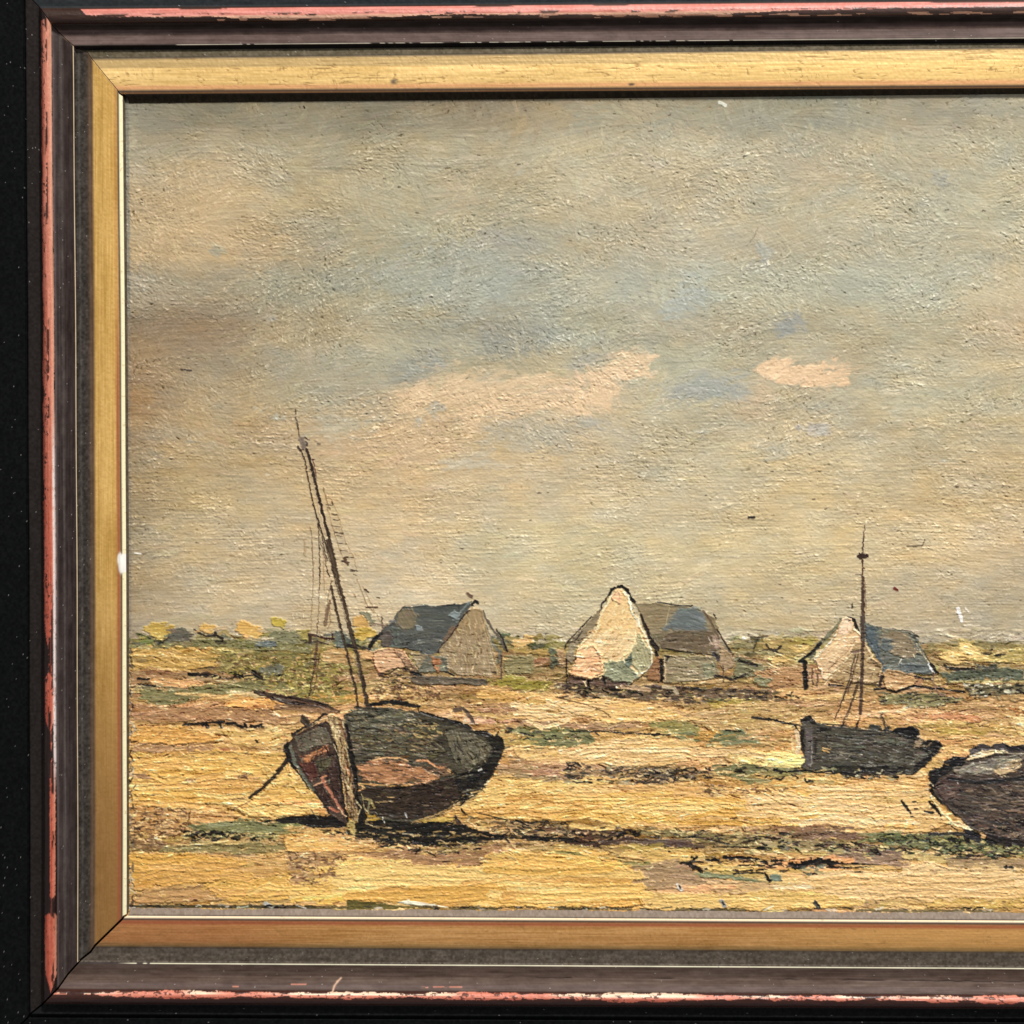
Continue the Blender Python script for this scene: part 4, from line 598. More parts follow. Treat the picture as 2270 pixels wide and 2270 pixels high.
dabs(F_('700 500 1600 560 1600 780 700 780'), 110, [(96, 90, 76), (52, 46, 40), (80, 74, 62), (110, 104, 86)], (10, 34), (1.6, 3), 3, 8); dabs(F_('600 820 1500 850 1400 940 1050 920 700 880'), 60, [BK, (60, 56, 44), (160, 150, 110)], (4, 14), (2, 4))
SS(F_, 4.111, [('450 865 600 855 700 875 840 860', 20, BK, dict(dry=.2)), ('940 880 1080 900', 30, BK, dict(dry=.2)), ('1050 900 1100 900', 16, (210, 200, 160))])
CUR = 0
SS(F_, 4.111, [('515 500 535 600 520 690', 40, (206, 176, 132)), ('480 560 490 660', 20, (226, 190, 132), dict(dry=.2))])

# ---- boat cut by the picture's right part: 19 hull
part(19)
PP(G_, [('660 850 740 840 800 780 900 740 980 740 1050 680 1120 610 1190 640 1260 620 1320 600 1400 640 1521 620 2000 630 2600 700 2860 900 2640 1260 2100 1480 1521 1500 1300 1480 1040 1390 930 1280 800 1180 700 1090 660 1030 680 990 655 930', (66, 55, 48), dict(c2=(90, 76, 64), ang=6, h=1.2)),
        ('660 860 740 850 800 790 900 745 980 745 980 790 830 870 740 930 700 1060 660 1010', (28, 26, 27)), ('700 1000 850 880 960 920 900 1100 800 1140', (86, 66, 58)), ('870 830 1250 745 1521 700 2100 700 2100 780 1521 760 1350 860 1200 900 1000 880 900 900', (106, 98, 84), dict(c2=(140, 130, 108), ang=-14, dry=.1)),
        ('980 770 1060 700 1150 670 1250 670 1370 670 1380 700 1250 705 1100 745', (228, 200, 150), dict(h=2)), ('1230 860 1330 780 1500 750 1480 840 1300 900', (190, 160, 116), dict(ang=-20))])
SS(G_, 4.111, [('830 930 1100 965 1300 950 1521 925 2300 900', 34, (36, 34, 35)), ('1050 680 1130 640 1190 650', 56, (70, 62, 60)), ('1270 640 1340 640 1390 670', 56, (66, 58, 58)), ('1380 650 1521 660', 40, (34, 30, 34)), ('1000 1040 1300 1060 1521 1040', 18, (112, 92, 74), dict(dry=.25)), ('1050 1140 1300 1160 1521 1130', 16, (116, 96, 76), dict(dry=.25)),
                ('850 1150 1000 1240 1250 1330 1521 1340', 30, (46, 40, 36), dict(dry=.2)), ('1150 1200 1521 1240', 20, (110, 84, 62), dict(dry=.3)), ('900 850 1050 820', 10, (50, 44, 40), dict(dry=.2)), ('940 870 1040 845', 10, (170, 160, 140), dict(dry=.1)), ('1250 670 1250 705', 8, (120, 110, 90)), ('670 1030 760 1150', 26, BK), ('655 960 690 995', 12, (240, 214, 170)),
                ('780 1140 900 1270', 14, (30, 28, 28)), ('1260 700 1521 700', 8, (180, 164, 136)), ('915 965 920 975', 8, (200, 196, 190)), ('800 780 900 740 980 745', 30, (30, 27, 28))])
dabs(G_('760 1000 1521 980 1521 1380 1050 1340'), 120, [(104, 86, 72), (50, 42, 38), (84, 70, 60), (124, 102, 82)], (10, 36), (1.6, 3.2), 8, 10); dabs(G_('1000 1330 1521 1380 1521 1500 1300 1480'), 60, [(150, 124, 104), BK, (60, 46, 44), (110, 84, 66)], (6, 20), (2, 4), 8, 10)
dabs(G_('880 820 1500 720 1400 860 1000 890'), 50, [(164, 154, 132), (104, 96, 84)], (10, 26), (1.6, 3), -14, 8)
CUR = 0
SS(G_, 4.111, [('660 1440 900 1430 1040 1440', 26, (40, 38, 34), dict(dry=.1)), ('1000 1430 1100 1480', 70, (44, 40, 46), dict(dry=.1)), ('1200 1450 1521 1530', 50, (40, 34, 32), dict(dry=.15))])

# ragged wet edges: everything the brush left is a little torn
wamp = .42 + .0 * V
ii, jj = np.meshgrid(np.arange(U.shape[0]), np.arange(U.shape[1]), indexing='ij')
dxx = ((vn(U / 11, V / 6, 71) - .5) * 7 + (vn(U / 4.2, V / 3.2, 72) - .5) * 2.5) * wamp; dyy = ((vn(U / 12, V / 7, 73) - .5) * 5 + (vn(U / 4.5, V / 3, 74) - .5) * 2.5) * wamp
yi = np.clip(np.rint(ii + dyy / q).astype(np.int32), 0, U.shape[0] - 1); xi = np.clip(np.rint(jj + dxx / q * (U < 2290)).astype(np.int32), 0, U.shape[1] - 1)
C = C[yi, xi]; ID = ID[yi, xi]; Z = Z[yi, xi] * .8 + Z * .2
lowk = np.clip((V - 1385) / 30, 0, 1)
fore = 1 - .55 * np.clip((V - 1890) / 40, 0, 1) * (ID == 0); b1_ = fore * lic((vn(U / 50, V / 30, 75) - .5) * 1.0, 8, 12); b2_ = lic((vn(U / 14, V / 12, 76) - .5) * 3, 2, 13)
lum = C.mean(-1)
C += ((b1_ * 6 + b2_ * 3.6) * lowk * (.45 + lum / 260))[..., None] * np.array([1, .93, .8])
C += ((vn(U / 7, V / 4, 77) - .5) * 16 * lowk)[..., None] * np.array([1, .6, .1])
Z += (b2_ * .05 + b1_ * .15) * lowk
blu = np.clip((C[..., 2] - C[..., 0] + 18) / 36, 0, 1)[..., None] * .5; C = C * (1 - blu) + C.mean(-1, keepdims=True) * np.array([1.02, 1.01, .95]) * blu
mm = C.mean(-1, keepdims=True); C = C + (mm - C) * .13 * lowk[..., None]; C = C * (1 + .01 * lowk[..., None])
pat = np.clip((fbm(U / 80, V / 22, 81) - .42) * 5, 0, 1); pat2 = np.clip((fbm(U / 70, V / 20, 82) - .46) * 6, 0, 1); onb = (ID > 0)
k = np.clip(b1_ - 1.25, 0, 1) * lowk * (.3 + .7 * pat) * (1 + .5 * np.clip((V - 1860) / 40, 0, 1)) * np.clip(lum / 170, .35, 1); C += (k * 52)[..., None] * np.array([1, .96, .8]); Z += k * .7
k = np.clip(-b1_ - 1.35, 0, 1) * lowk * (.15 + .85 * pat2); C -= (k * 78 * np.clip(lum / 170, .4, 1))[..., None] * np.array([.8, .95, 1.]); Z -= k * .5
spk = np.clip(-(b1_ * .9 + b2_ * .8) - 2.1, 0, 1) * lowk; C -= (spk * 65)[..., None] * np.array([.9, 1, 1]); Z -= spk * .9
spk = np.clip((b1_ * .8 + b2_) - 2.2, 0, 1) * lowk * np.clip(lum / 150, .3, 1); C += (spk * 55)[..., None]; Z += spk * .8

# fine canvas / bristle grain over everything
fine = lic(np.zeros_like(U) + .05, 4, 9)
gk = 1 - skyk
body = (ID > 0)
Z += fine * (.06 * gk + .04) + (vn(U / 3., V / 2.6, 60) - .5) * .1 * gk
Z *= 1 + .25 * gk
C += (fine * 3.2 * gk)[..., None]
k = np.exp(-((np.maximum(U - 268, 0) / 14) ** 2 + (np.maximum(V - 214, 0) / 14) ** 2) ** 2) ; C = C * (1 - k[..., None] * .9)  # dark of the open mitre corner painted onto the panel
C = np.clip(C * GAIN, 8, 252)

# ------------------------------------------------------------------ materials
def material(name, rough=.5, metal=0, attr=True, col=(0.02, 0.02, 0.02), spec=.4, bump=0):
    m = bpy.data.materials.new(name); m.use_nodes = True; nt = m.node_tree; b = nt.nodes['Principled BSDF']
    b.inputs['Roughness'].default_value = rough; b.inputs['Metallic'].default_value = metal; b.inputs['Specular IOR Level'].default_value = spec
    if attr:
        a = nt.nodes.new('ShaderNodeAttribute'); a.attribute_name = 'pigment'; nt.links.new(a.outputs['Color'], b.inputs['Base Color'])
        s = nt.nodes.new('ShaderNodeAttribute'); s.attribute_name = 'finish'; sp = nt.nodes.new('ShaderNodeSeparateColor')
        nt.links.new(s.outputs['Color'], sp.inputs[0]); nt.links.new(sp.outputs[0], b.inputs['Roughness']); nt.links.new(sp.outputs[1], b.inputs['Metallic']); nt.links.new(sp.outputs[2], b.inputs['Specular IOR Level'])
    else: b.inputs['Base Color'].default_value = (*col, 1)
    if bump:
        n = nt.nodes.new('ShaderNodeTexNoise'); n.inputs['Scale'].default_value = 2600; n.inputs['Detail'].default_value = 3
        co = nt.nodes.new('ShaderNodeTexCoord'); bp = nt.nodes.new('ShaderNodeBump'); bp.inputs['Strength'].default_value = bump; bp.inputs['Distance'].default_value = .0002
        nt.links.new(co.outputs['Object'], n.inputs['Vector']); nt.links.new(n.outputs['Fac'], bp.inputs['Height']); nt.links.new(bp.outputs[0], b.inputs['Normal'])
    return m
M_paint = material('oil_paint', spec=.35); M_frame = material('painted_moulding', spec=.45, bump=.12); M_gilt = material('worn_gilt', spec=.5, bump=.08)
M_wood = material('dark_backing_wood', .8, attr=False, col=(.03, .022, .018))

root = bpy.data.objects.new('framed_painting', None); bpy.context.scene.collection.objects.link(root)
root['label'] = 'framed oil painting of beached boats and cottages, dark moulded frame with gilt inner band'; root['category'] = 'painting'
def mesh(name, verts, quads, mat, col=None, fin=None, parent=root, label=None):
    used = np.unique(quads); mp = np.full(len(verts), -1, np.int64); mp[used] = np.arange(len(used))
    v = verts[used].astype(np.float32); f = mp[quads].astype(np.int32)
    me = bpy.data.meshes.new(name)
    me.vertices.add(len(v)); me.vertices.foreach_set('co', v.ravel())
    me.loops.add(f.size); me.loops.foreach_set('vertex_index', f.ravel())
    me.polygons.add(len(f)); me.polygons.foreach_set('loop_start', np.arange(0, f.size, 4, dtype=np.int32)); me.polygons.foreach_set('loop_total', np.full(len(f), 4, np.int32))
    me.polygons.foreach_set('use_smooth', np.ones(len(f), bool))
    me.update(calc_edges=True)
    if col is not None:
        for nm, arr in (('pigment', col), ('finish', fin)):
            a = me.color_attributes.new(nm, 'FLOAT_COLOR', 'POINT'); c = np.ones((len(used), 4), np.float32); c[:, :3] = arr[used]; a.data.foreach_set('color', c.ravel())
    me.materials.append(mat); me.validate()
    o = bpy.data.objects.new(name, me); bpy.context.scene.collection.objects.link(o); o.parent = parent
    if label: o['label'] = label
    return o
def gridq(nr, nc):
    i = np.arange(nr * nc).reshape(nr, nc)
    return np.stack([i[:-1, :-1], i[1:, :-1], i[1:, 1:], i[:-1, 1:]], -1)

# ------------------------------------------------------------------ painted panel, cut along the painted things
W3 = world(P(U, V, Z * 1.0)).reshape(-1, 3)
pc = lin(C).reshape(-1, 3)
rf = np.clip(.50 - .10 * (gk.reshape(-1)) + .1 * (N2.reshape(-1) - .5), .25, .9)
fin = np.stack([rf, np.zeros_like(rf), np.zeros_like(rf) + .22], -1)
Q = gridq(*U.shape); FI = ID[:-1, :-1]
def cut(i, name, parent, label=None): return mesh(name, W3, Q[FI == i], M_paint, pc, fin, parent, label)
cut(0, 'painted_panel', root)
b1 = cut(1, 'painted_boat', root, 'large dark beached boat with a tall leaning mast and orange patch on its hull')
cut(2, 'mast', b1); cut(3, 'rigging', b1); cut(4, 'bowsprit', b1); cut(5, 'prop', b1)
b2 = cut(6, 'painted_boat', root, 'small grey boat with an upright mast and yellow dot on its hull')
cut(7, 'mast', b2); cut(8, 'rigging', b2); cut(9, 'bowsprit', b2)
cut(19, 'painted_boat', root, 'brown open rowing boat without a mast near the right side')
for i, l in ((10, 'cottage with slate blue roof on its left and plain tan gable'), (13, 'tall cottage with bright cream gable and black ridge cap'), (16, 'cottage with peach gable behind the small boat mast')):
    g = cut(i, 'painted_cottage', root, l); cut(i + 1, 'roof', g); cut(i + 2, 'low_wall', g)

# ------------------------------------------------------------------ frame mouldings
#  k: height, left x (top, bottom), top y (left, at 2270), bottom y (left, at 2270)
KL = [(1.2, 278, 287, 229, 208.5, 2012.5, 2022.5), (14, 272.5, 281.5, 208.5, 195, 2029.5, 2040.5), (18, 263.5, 272.5, 206.5, 193.5, 2034, 2044.5), (19, 259.5, 268.5, 199.5, 187.5, 2040, 2051),
      (13, 203, 209, 131, 107, 2098, 2111), (11, 192, 199, 114, 97, 2112, 2123), (10, 167.5, 177, 107, 91, 2129.5, 2142), (22, 163.2, 173.8, 102.5, 85.5, 2132.8, 2145.3), (23, 160.6, 171.2, 99.8, 82.8, 2136.6, 2149.3),
      (19, 138, 148, 80, 62, 2162, 2173), (23, 114, 127, 54, 33, 2192, 2205), (23, 89, 95, 18.5, 0, 2225, 2236), (14, 86, 92, 15, -3, 2228, 2239), (17, 57, 68, -14, -30, 2247, 2257), (4, 53, 64, -19, -36, 2252, 2263),
      (12, 49, 60, -24, -41, 2257, 2268), (6, -60, -50, -130, -150, 2370, 2385)]
K = len(KL)
hk = np.array([k[0] for k in KL], float)
TL = np.array([(k[1], k[3]) for k in KL], float); BL = np.array([(k[2], k[5]) for k in KL], float)
RX = 3290 + (283 - (TL[:, 0] + BL[:, 0]) / 2)
TR = np.stack([RX, TL[:, 1] + (np.array([k[4] for k in KL]) - TL[:, 1]) * (RX - TL[:, 0]) / (2270 - TL[:, 0])], -1)
BR = np.stack([RX, BL[:, 1] + (np.array([k[6] for k in KL]) - BL[:, 1]) * (RX - BL[:, 0]) / (2270 - BL[:, 0])], -1)
wid = np.abs(np.diff((TL[:, 0] + BL[:, 0]) / 2)); 
ts = np.concatenate([np.linspace(k, k + 1, max(3, int(max(wid[k], 8 if k in (0, 9, 10) else 2) / 1.4) + 1))[:-1] for k in range(K - 1)] + [[K - 1.0]])
def ip(arr, t):
    i = np.clip(t.astype(int), 0, K - 2); f = t - i
    return arr[i] + (arr[i + 1] - arr[i]) * f[..., None] if arr.ndim == 2 else arr[i] + (arr[i + 1] - arr[i]) * f
prof = ip(hk, ts)
m = (ts > 10) & (ts < 11); x = (ts[m] - 10) * 2 - 1; prof[m] += 20 * np.sqrt(np.clip(1 - x * x, 0, 1)) ** .9     # half-round bead
m = (ts > 8) & (ts < 10); prof[m] -= 4 * np.sin((ts[m] - 8) / 2 * math.pi)                                        # shallow cove
m = (ts > 3) & (ts < 4); prof[m] += 2.0 * np.sin((ts[m] - 3) * math.pi)
def sstep(a, b, x): t = np.clip((x - a) / (b - a), 0, 1); return t * t * (3 - 2 * t)
MIX = lambda a, b, k: a * (1 - k[..., None]) + np.array(b, float) * k[..., None]
RED = []   # hand-placed losses (photo coordinates)
def rail(side):
    A0, B0 = dict(left=(TL, BL), top=(TL, TR), bottom=(BL, BR), right=(TR, BR))[side]
    fine_n = 1480 if side == 'left' else 1400
    if side == 'left': s = np.linspace(0, 1, fine_n)
    elif side == 'right': s = np.linspace(0, 1, 260)
    else: s = np.concatenate([np.linspace(0, .67, fine_n)[:-1], np.linspace(.67, 1, 160)])
    SS_, TT = np.meshgrid(s, ts)
    a = ip(A0, TT); b = ip(B0, TT)
    ln = np.hypot(*(b - a).transpose(2, 0, 1))
    ga, gb = dict(left=(.6, 2.4), top=(1.4, .8), bottom=(3.0, .8), right=(.8, .8))[side]
    gaw = ga + (7 * (1 - sstep(.2, 2.6, TT)) if side in ('left', 'top') else 0)
    gbw = gb + (1.2 * (1 - sstep(3, 8, TT)) if side == 'left' else 0)
    sp = (gaw + (ln - gaw - gbw) * SS_) / ln
    u = a[..., 0] + (b[..., 0] - a[..., 0]) * sp; v = a[..., 1] + (b[..., 1] - a[..., 1]) * sp
    h = np.broadcast_to(prof[:, None], u.shape).copy()
    if side == 'left': u = u + 2.6 * 4 * SS_ * (1 - SS_) + .35 * np.sin(v / 90) * (TT > 1)
    L = v if side in ('left', 'right') else u          # along
    Wd = u if side in ('left', 'right') else v         # across
    sd = dict(left=1, top=2, bottom=3, right=4)[side] * 10
    al = vn(L / 60, Wd / 1.8, sd); al2 = vn(L / 9, Wd / 3, sd + 1); gr = fbm(L / 5, Wd / 5, sd + 2, 3); big = fbm(L / 170, Wd / 40, sd + 3); strk = vn(L / 240, Wd / 2.2, sd + 30) * .6 + vn(L / 90, Wd / 1.3, sd + 31) * .4 - .5
    c = np.zeros(u.shape + (3,)); c[:] = (60, 52, 49)
    rgh = np.full(u.shape, .55); met = np.zeros(u.shape); spc = np.full(u.shape, .16)
    # black-brown mouldings
    cove = dict(left=(58, 48, 45), top=(92, 74, 68), bottom=(100, 82, 72), right=(80, 70, 64))[side]
    k = sstep(7.9, 8.1, TT) * (1 - sstep(9.9, 10.05, TT)); c = MIX(c, cove, k)
    c += ((big - .5) * 26 * k)[..., None] + ((al - .5) * 10 * k)[..., None]
    if side == 'top': k2 = sstep(9.4, 9.55, TT) * (1 - sstep(9.9, 10.05, TT)); c = MIX(c, (44, 32, 26), k2 * .9)  # shadow of the bead painted as a dark band
    if side == 'left': # faint pale streak in the cove
        k2 = np.exp(-((TT - 9.15) / .12) ** 2) * (.4 + .6 * al2); c = MIX(c, (104, 98, 94), k2 * .6); k2 = np.exp(-((TT - 9.9) / .12) ** 2); c = MIX(c, (112, 98, 98), k2 * .6)
    if side == 'bottom':
        k2 = np.exp(-((TT - 9.7) / .2) ** 2); c = MIX(c, (118, 104, 104), k2 * .4)
        k2 = np.exp(-((Wd - np.interp(L, [300, 1300, 2270], [2164, 2168, 2176]) - 3 * (vn(L / 22, L * 0, 77) - .5)) / 1.1) ** 2) * sstep(.42, .6, vn(L / 46, L * 0, 78)) * sstep(1000, 1300, L); c = MIX(c, (40, 30, 26), k2 * .9); h -= k2 * 1.5
    c += (strk * 26 * sstep(3.9, 4.1, TT) * (1 - sstep(9.9, 10.05, TT)))[..., None]
    # inner channel beside the gilt
    ch = dict(left=(58, 52, 47), top=(96, 86, 66), bottom=(90, 80, 70), right=(80, 74, 64))[side]
    k = sstep(4.0, 4.3, TT) * (1 - sstep(6.9, 7.0, TT)); c = MIX(c, ch, k); c += ((gr - .5) * 46 * k)[..., None]
    if side == 'left': k = np.exp(-((TT - 4.45) / .5) ** 2) * .85; c = MIX(c, (112, 86, 64), k); k = np.exp(-((TT - 5.75) / .13) ** 2) * (.3 + .7 * al2); c = MIX(c, (112, 106, 102), k * .6)
    if side == 'top': k = sstep(5.1, 5.5, TT) * (1 - sstep(7.0, 7.05, TT)); c = MIX(c, (26, 20, 17), k)  # shaded groove under the ridge painted near black
    # ridge line, its glint painted in as a broken cream line
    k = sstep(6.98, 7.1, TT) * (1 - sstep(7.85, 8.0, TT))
    ridge_glint = np.ones(u.shape)
    if side == 'top': ridge_glint = sstep(.42, .52, vn(L / 9, L * 0, 5) * .5 + vn(L / 40, L * 0, 6) * .5 + .16 * sstep(380, 460, L) * (1 - sstep(800, 1000, L)) + .25 * sstep(1450, 1700, L) - .3 * (1 - sstep(380, 420, L)))
    if side == 'bottom': ridge_glint = sstep(.25, .45, vn(L / 8, L * 0, 5) + sstep(330, 350, L)) * sstep(250, 300, L)
    c = MIX(c, dict(left=(240, 214, 174), top=(238, 226, 204), bottom=(246, 238, 206), right=(230, 216, 180))[side], k * ridge_glint); rgh = rgh - .15 * k * ridge_glint
    # gilt band
    k = sstep(2.95, 3.05, TT) * (1 - sstep(3.93, 4.06, TT))
    gold = dict(left=(222, 176, 96), top=(232, 192, 120), bottom=(200, 146, 84), right=(200, 156, 88))[side]
    gc_ = np.zeros(c.shape) + gold
    gc_ += (strk * dict(left=34, top=14, bottom=40, right=30)[side])[..., None]; gc_ += ((al - .5) * 18)[..., None] * np.array([.9, 1, 1]) + ((gr - .5) * 16)[..., None] + ((big - .5) * 40)[..., None]
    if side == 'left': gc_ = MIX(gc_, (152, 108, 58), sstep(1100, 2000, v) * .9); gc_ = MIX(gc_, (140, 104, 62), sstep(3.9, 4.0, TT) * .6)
    if side == 'top': gc_ = MIX(gc_, (184, 154, 100), sstep(3.66, 3.72, TT) * .85); gc_ = MIX(gc_, (236, 198, 122), sstep(1000, 1900, u) * .45)
    if side == 'bottom': gc_ = MIX(gc_, (214, 160, 92), sstep(1500, 2000, u) * .8); gc_ = MIX(gc_, (172, 104, 66), (1 - sstep(420, 800, u)) * .45); gc_ = MIX(gc_, (128, 102, 60), sstep(3.75, 3.98, TT) * .7)
    # hairline scratches and crazing in the gilt
    cr1 = np.abs(vn(L / 9 + (vn(L / 6, Wd / 6, sd + 22) - .5) * .5, Wd / 30, sd + 6) - .5); cr2 = np.abs(vn(L / 60, Wd / 4.5, sd + 7) - .5)
    crk = np.exp(-(cr1 / .018) ** 2) * sstep(.52, .7, vn(L / 30, Wd / 12, sd + 8)) * (TT < 3.7) + np.exp(-(cr2 / .03) ** 2) * sstep(.5, .6, vn(L / 50, Wd / 8, sd + 9))
    crk *= dict(left=.12, top=1.0, bottom=.5, right=.4)[side]
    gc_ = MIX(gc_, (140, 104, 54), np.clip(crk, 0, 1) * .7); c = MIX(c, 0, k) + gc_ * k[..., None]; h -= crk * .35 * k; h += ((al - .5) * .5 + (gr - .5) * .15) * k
    met += .2 * k; spc += .3 * k; rgh = rgh - .08 * k
    k = np.exp(-((TT - 3.07) / .07) ** 2); c = MIX(c, (164, 86, 54) if side != 'top' else (224, 160, 110), k * (.85 if side != 'left' else .6 * sstep(600, 900, v) + .2))
    # bevel: polished gilt edge, its highlight painted in as pale colour
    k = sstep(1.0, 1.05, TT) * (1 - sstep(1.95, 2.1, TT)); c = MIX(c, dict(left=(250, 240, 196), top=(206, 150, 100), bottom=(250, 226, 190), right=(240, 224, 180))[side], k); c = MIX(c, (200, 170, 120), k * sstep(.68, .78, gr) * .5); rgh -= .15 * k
    # inner lip; shade on the upper lip is painted into its colour
    k = 1 - sstep(.93, 1.0, TT); c = MIX(c, dict(left=(96, 86, 72), top=(40, 30, 14), bottom=(140, 124, 110), right=(100, 88, 70))[side], k); c += ((gr - .5) * 40 * k)[..., None]
    # red bead with rubbed lacquer, highlights and shaded underside painted in
    k = sstep(9.98, 10.03, TT) * (1 - sstep(10.97, 11.02, TT)); x = TT - 10
    L = L + (vn(L / 9, Wd / 3, sd + 40) - .5) * 14 * k; xw = x + (vn(L / 6, Wd / 4, sd + 41) - .5) * .22
    bw = 1.0
    n1 = vn(L / 38, xw * 5, sd + 12); n2 = vn(L / 7, xw * 9, sd + 13); n3 = vn(L / 130, xw * 2, sd + 14); n4 = vn(L / 3.5, xw * 14, sd + 15)
    ragged = .5 * n1 + .3 * n2 + .2 * n4
    if side == 'left':
        x = np.clip(x, 0, 1); cen = .47; wdt = np.interp(v, [0, 40, 46, 900, 1300, 1400, 1440, 1490, 1505, 1590, 1625, 1680, 1700, 1760, 1985, 2000, 2020, 2030, 2160, 2180, 2200], [0, 0, .46, .46, .46, .4, .1, .12, .36, .34, .05, .03, .17, .22, .2, .03, .05, .4, .42, .2, 0]); cen = np.interp(v, [1600, 1700, 1990, 2030], [.47, .32, .32, .44])
        mk = wdt - np.abs(x - cen) + .10 * (ragged - .5) * 2
        loss = np.exp(-((x - .52) / .09) ** 2) * sstep(.62, .7, n1 + .12 * n2) + np.exp(-((x - .3) / .1) ** 2) * sstep(1250, 1400, v) * sstep(.45, .62, n1)
        redc = np.interp(v, [0, 500, 900, 1250, 2270], [0, .15, .4, 1, 1])
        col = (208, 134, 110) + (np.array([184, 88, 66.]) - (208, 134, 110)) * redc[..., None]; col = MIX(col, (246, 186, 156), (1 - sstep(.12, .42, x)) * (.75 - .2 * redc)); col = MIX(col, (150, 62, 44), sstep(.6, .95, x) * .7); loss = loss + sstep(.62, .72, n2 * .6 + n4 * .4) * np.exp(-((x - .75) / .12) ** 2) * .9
    elif side == 'top':
        low = np.interp(u, [150, 176, 190, 260, 420, 560, 760, 850, 980, 1300, 1500, 1760, 1960, 2270], [0, 0, .45, .55, .62, .72, .80, .74, .60, .72, .82, .58, .46, .42])  # how far down the bead the red reaches
        d = (1 - x)                                      # 0 at outer edge, 1 at inner
        mk = low - d + .22 * (ragged - .5); mk = np.where(d < .06, -.1 + .0 * d, mk)
        isl = sstep(.60, .66, vn(L / 24, x * 7, 91)) * np.exp(-((d - .84) / .11) ** 2) * sstep(430, 520, u); mk = np.maximum(mk, (isl - .45) * .4)
        loss = sstep(.66, .72, n1) * np.exp(-((d - .5) / .1) ** 2) + sstep(.6, .7, n3) * np.exp(-((d - .10) / .05) ** 2)
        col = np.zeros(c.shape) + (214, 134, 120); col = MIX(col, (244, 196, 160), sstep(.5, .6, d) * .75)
    elif side == 'bottom':
        amt = vn(L / 70, L * 0, 55) * .5 + vn(L / 17, L * 0, 56) * .5
        cov = np.interp(u, [120, 200, 210, 300, 700, 800, 1150, 1500, 1620, 1660, 1740, 1790, 1860, 2270], [.1, .1, .05, .62, .62, .5, .7, .85, .7, .15, .6, .1, .45, .75])
        mk = (cov - amt) * .35 + .16 - np.abs(x - .33) + .18 * (ragged - .5)
        loss = sstep(.7, .76, n2) * .7
        col = np.zeros(c.shape) + (226, 140, 116); hl = sstep(.4, .6, vn(L / 90, L * 0, 57)) * (1 - sstep(.30, .36, x)); col = MIX(col, (248, 216, 186), np.clip(hl + sstep(1280, 1300, u) * (1 - sstep(1520, 1580, u)) * (1 - sstep(.36, .42, x)), 0, 1)); col = MIX(col, (170, 80, 60), sstep(.4, .55, x) * .6)  # pale highlight above and darker shaded underside painted into the red
    else:
        mk = .3 - np.abs(x - .5) + .2 * (ragged - .5); loss = sstep(.62, .7, n1); col = np.zeros(c.shape) + (210, 124, 100)
    col = col + (strk * 46)[..., None] * np.array([.8, 1, 1]) + ((al - .5) * 24)[..., None] + ((n4 - .5) * 18)[..., None]
    mk = sstep(-.012, .02, mk) * (1 - np.clip(loss, 0, 1))
    dark = np.zeros(c.shape) + dict(left=(34, 18, 14), top=(56, 36, 28), bottom=(64, 34, 26), right=(50, 34, 28))[side]
    if side == 'top': dark = MIX(dark, (96, 74, 68), sstep(900, 1300, u) * .8)
    dark += ((al - .5) * 16)[..., None]
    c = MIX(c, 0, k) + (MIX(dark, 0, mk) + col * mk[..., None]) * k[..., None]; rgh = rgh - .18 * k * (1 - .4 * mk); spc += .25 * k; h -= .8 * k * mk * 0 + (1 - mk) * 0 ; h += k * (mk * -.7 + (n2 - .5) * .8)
    if side == 'left': kk = k * np.exp(-((x - .06) / .17) ** 4) * sstep(850, 1080, v) * (1 - sstep(1640, 1800, v)) * (.75 + .5 * (n2 > .3)); c = MIX(c, (252, 236, 232), np.clip(kk, 0, 1));  # white highlight painted along the bead's inner side
    # outer black bands with dust
    k = sstep(11.0, 11.1, TT); blk = dict(left=(38, 33, 31), top=(46, 49, 51), bottom=(30, 30, 31), right=(30, 30, 30))[side]; spc -= .08 * k
    c = MIX(c, blk, k); k = sstep(12.9, 13.3, TT); c = MIX(c, (11, 12, 13) if side != 'top' else (38, 41, 43), k); rgh += .22 * sstep(11, 11.2, TT)
    k = sstep(11.0, 12.6, TT); c += ((gr - .5) * 14 * k)[..., None]
    L = v if side in ('left', 'right') else u; dust = np.random.default_rng(sd).random(u.shape); dk = (dust > .9992) & (TT > 4.2) & ((TT < 9.9) | (TT > 11.2)); dk = dk | np.roll(dk, 1, 1) & (dust < .5); c[dk] = c[dk] * .35 + np.array([190, 186, 178]) * .65; h[dk] += .8
    c += ((gr - .5) * 8)[..., None]
    # dusty rubbed mitre joints
    e0 = np.exp(-(sp * ln / 3.2) ** 2) * sstep(.35, .65, vn(L / 11, Wd / 11, 93)); e1 = np.exp(-((1 - sp) * ln / 3.2) ** 2) * sstep(.35, .6, vn(L / 11, Wd / 11, 94))
    c = MIX(c, (150, 122, 92), np.clip(e0 + e1, 0, 1) * .5 * (TT > .9) * (TT < 10.3))
    if side == 'left': c[(TT > 1.0) & (TT < 2.35 + .9 * 0) & (np.abs(v - 1248) < 20)] = (252, 246, 236); k = np.exp(-(((u - 266) / 6) ** 2 + ((v - 1240) / 15) ** 2) ** 2); c = MIX(c, (252, 246, 236), np.clip(k * 1.5, 0, 1)); k = np.exp(-(((u - 269) / 6.5) ** 2 + ((v - 1256) / 16) ** 2) ** 2); c = MIX(c, (252, 246, 236), np.clip(k * 1.5, 0, 1)); h += k * 1.5
    if side == 'top': k = np.exp(-(((u - 874) / 8) ** 2 + ((v - 181) / 6) ** 2) ** 2) * sstep(.3, .5, n2 + .2); c = MIX(c, (118, 98, 78), k); k = np.exp(-(((u - 1400) / 7) ** 2 + ((v - 187) / 3) ** 2) ** 2); c = MIX(c, (96, 76, 56), k)
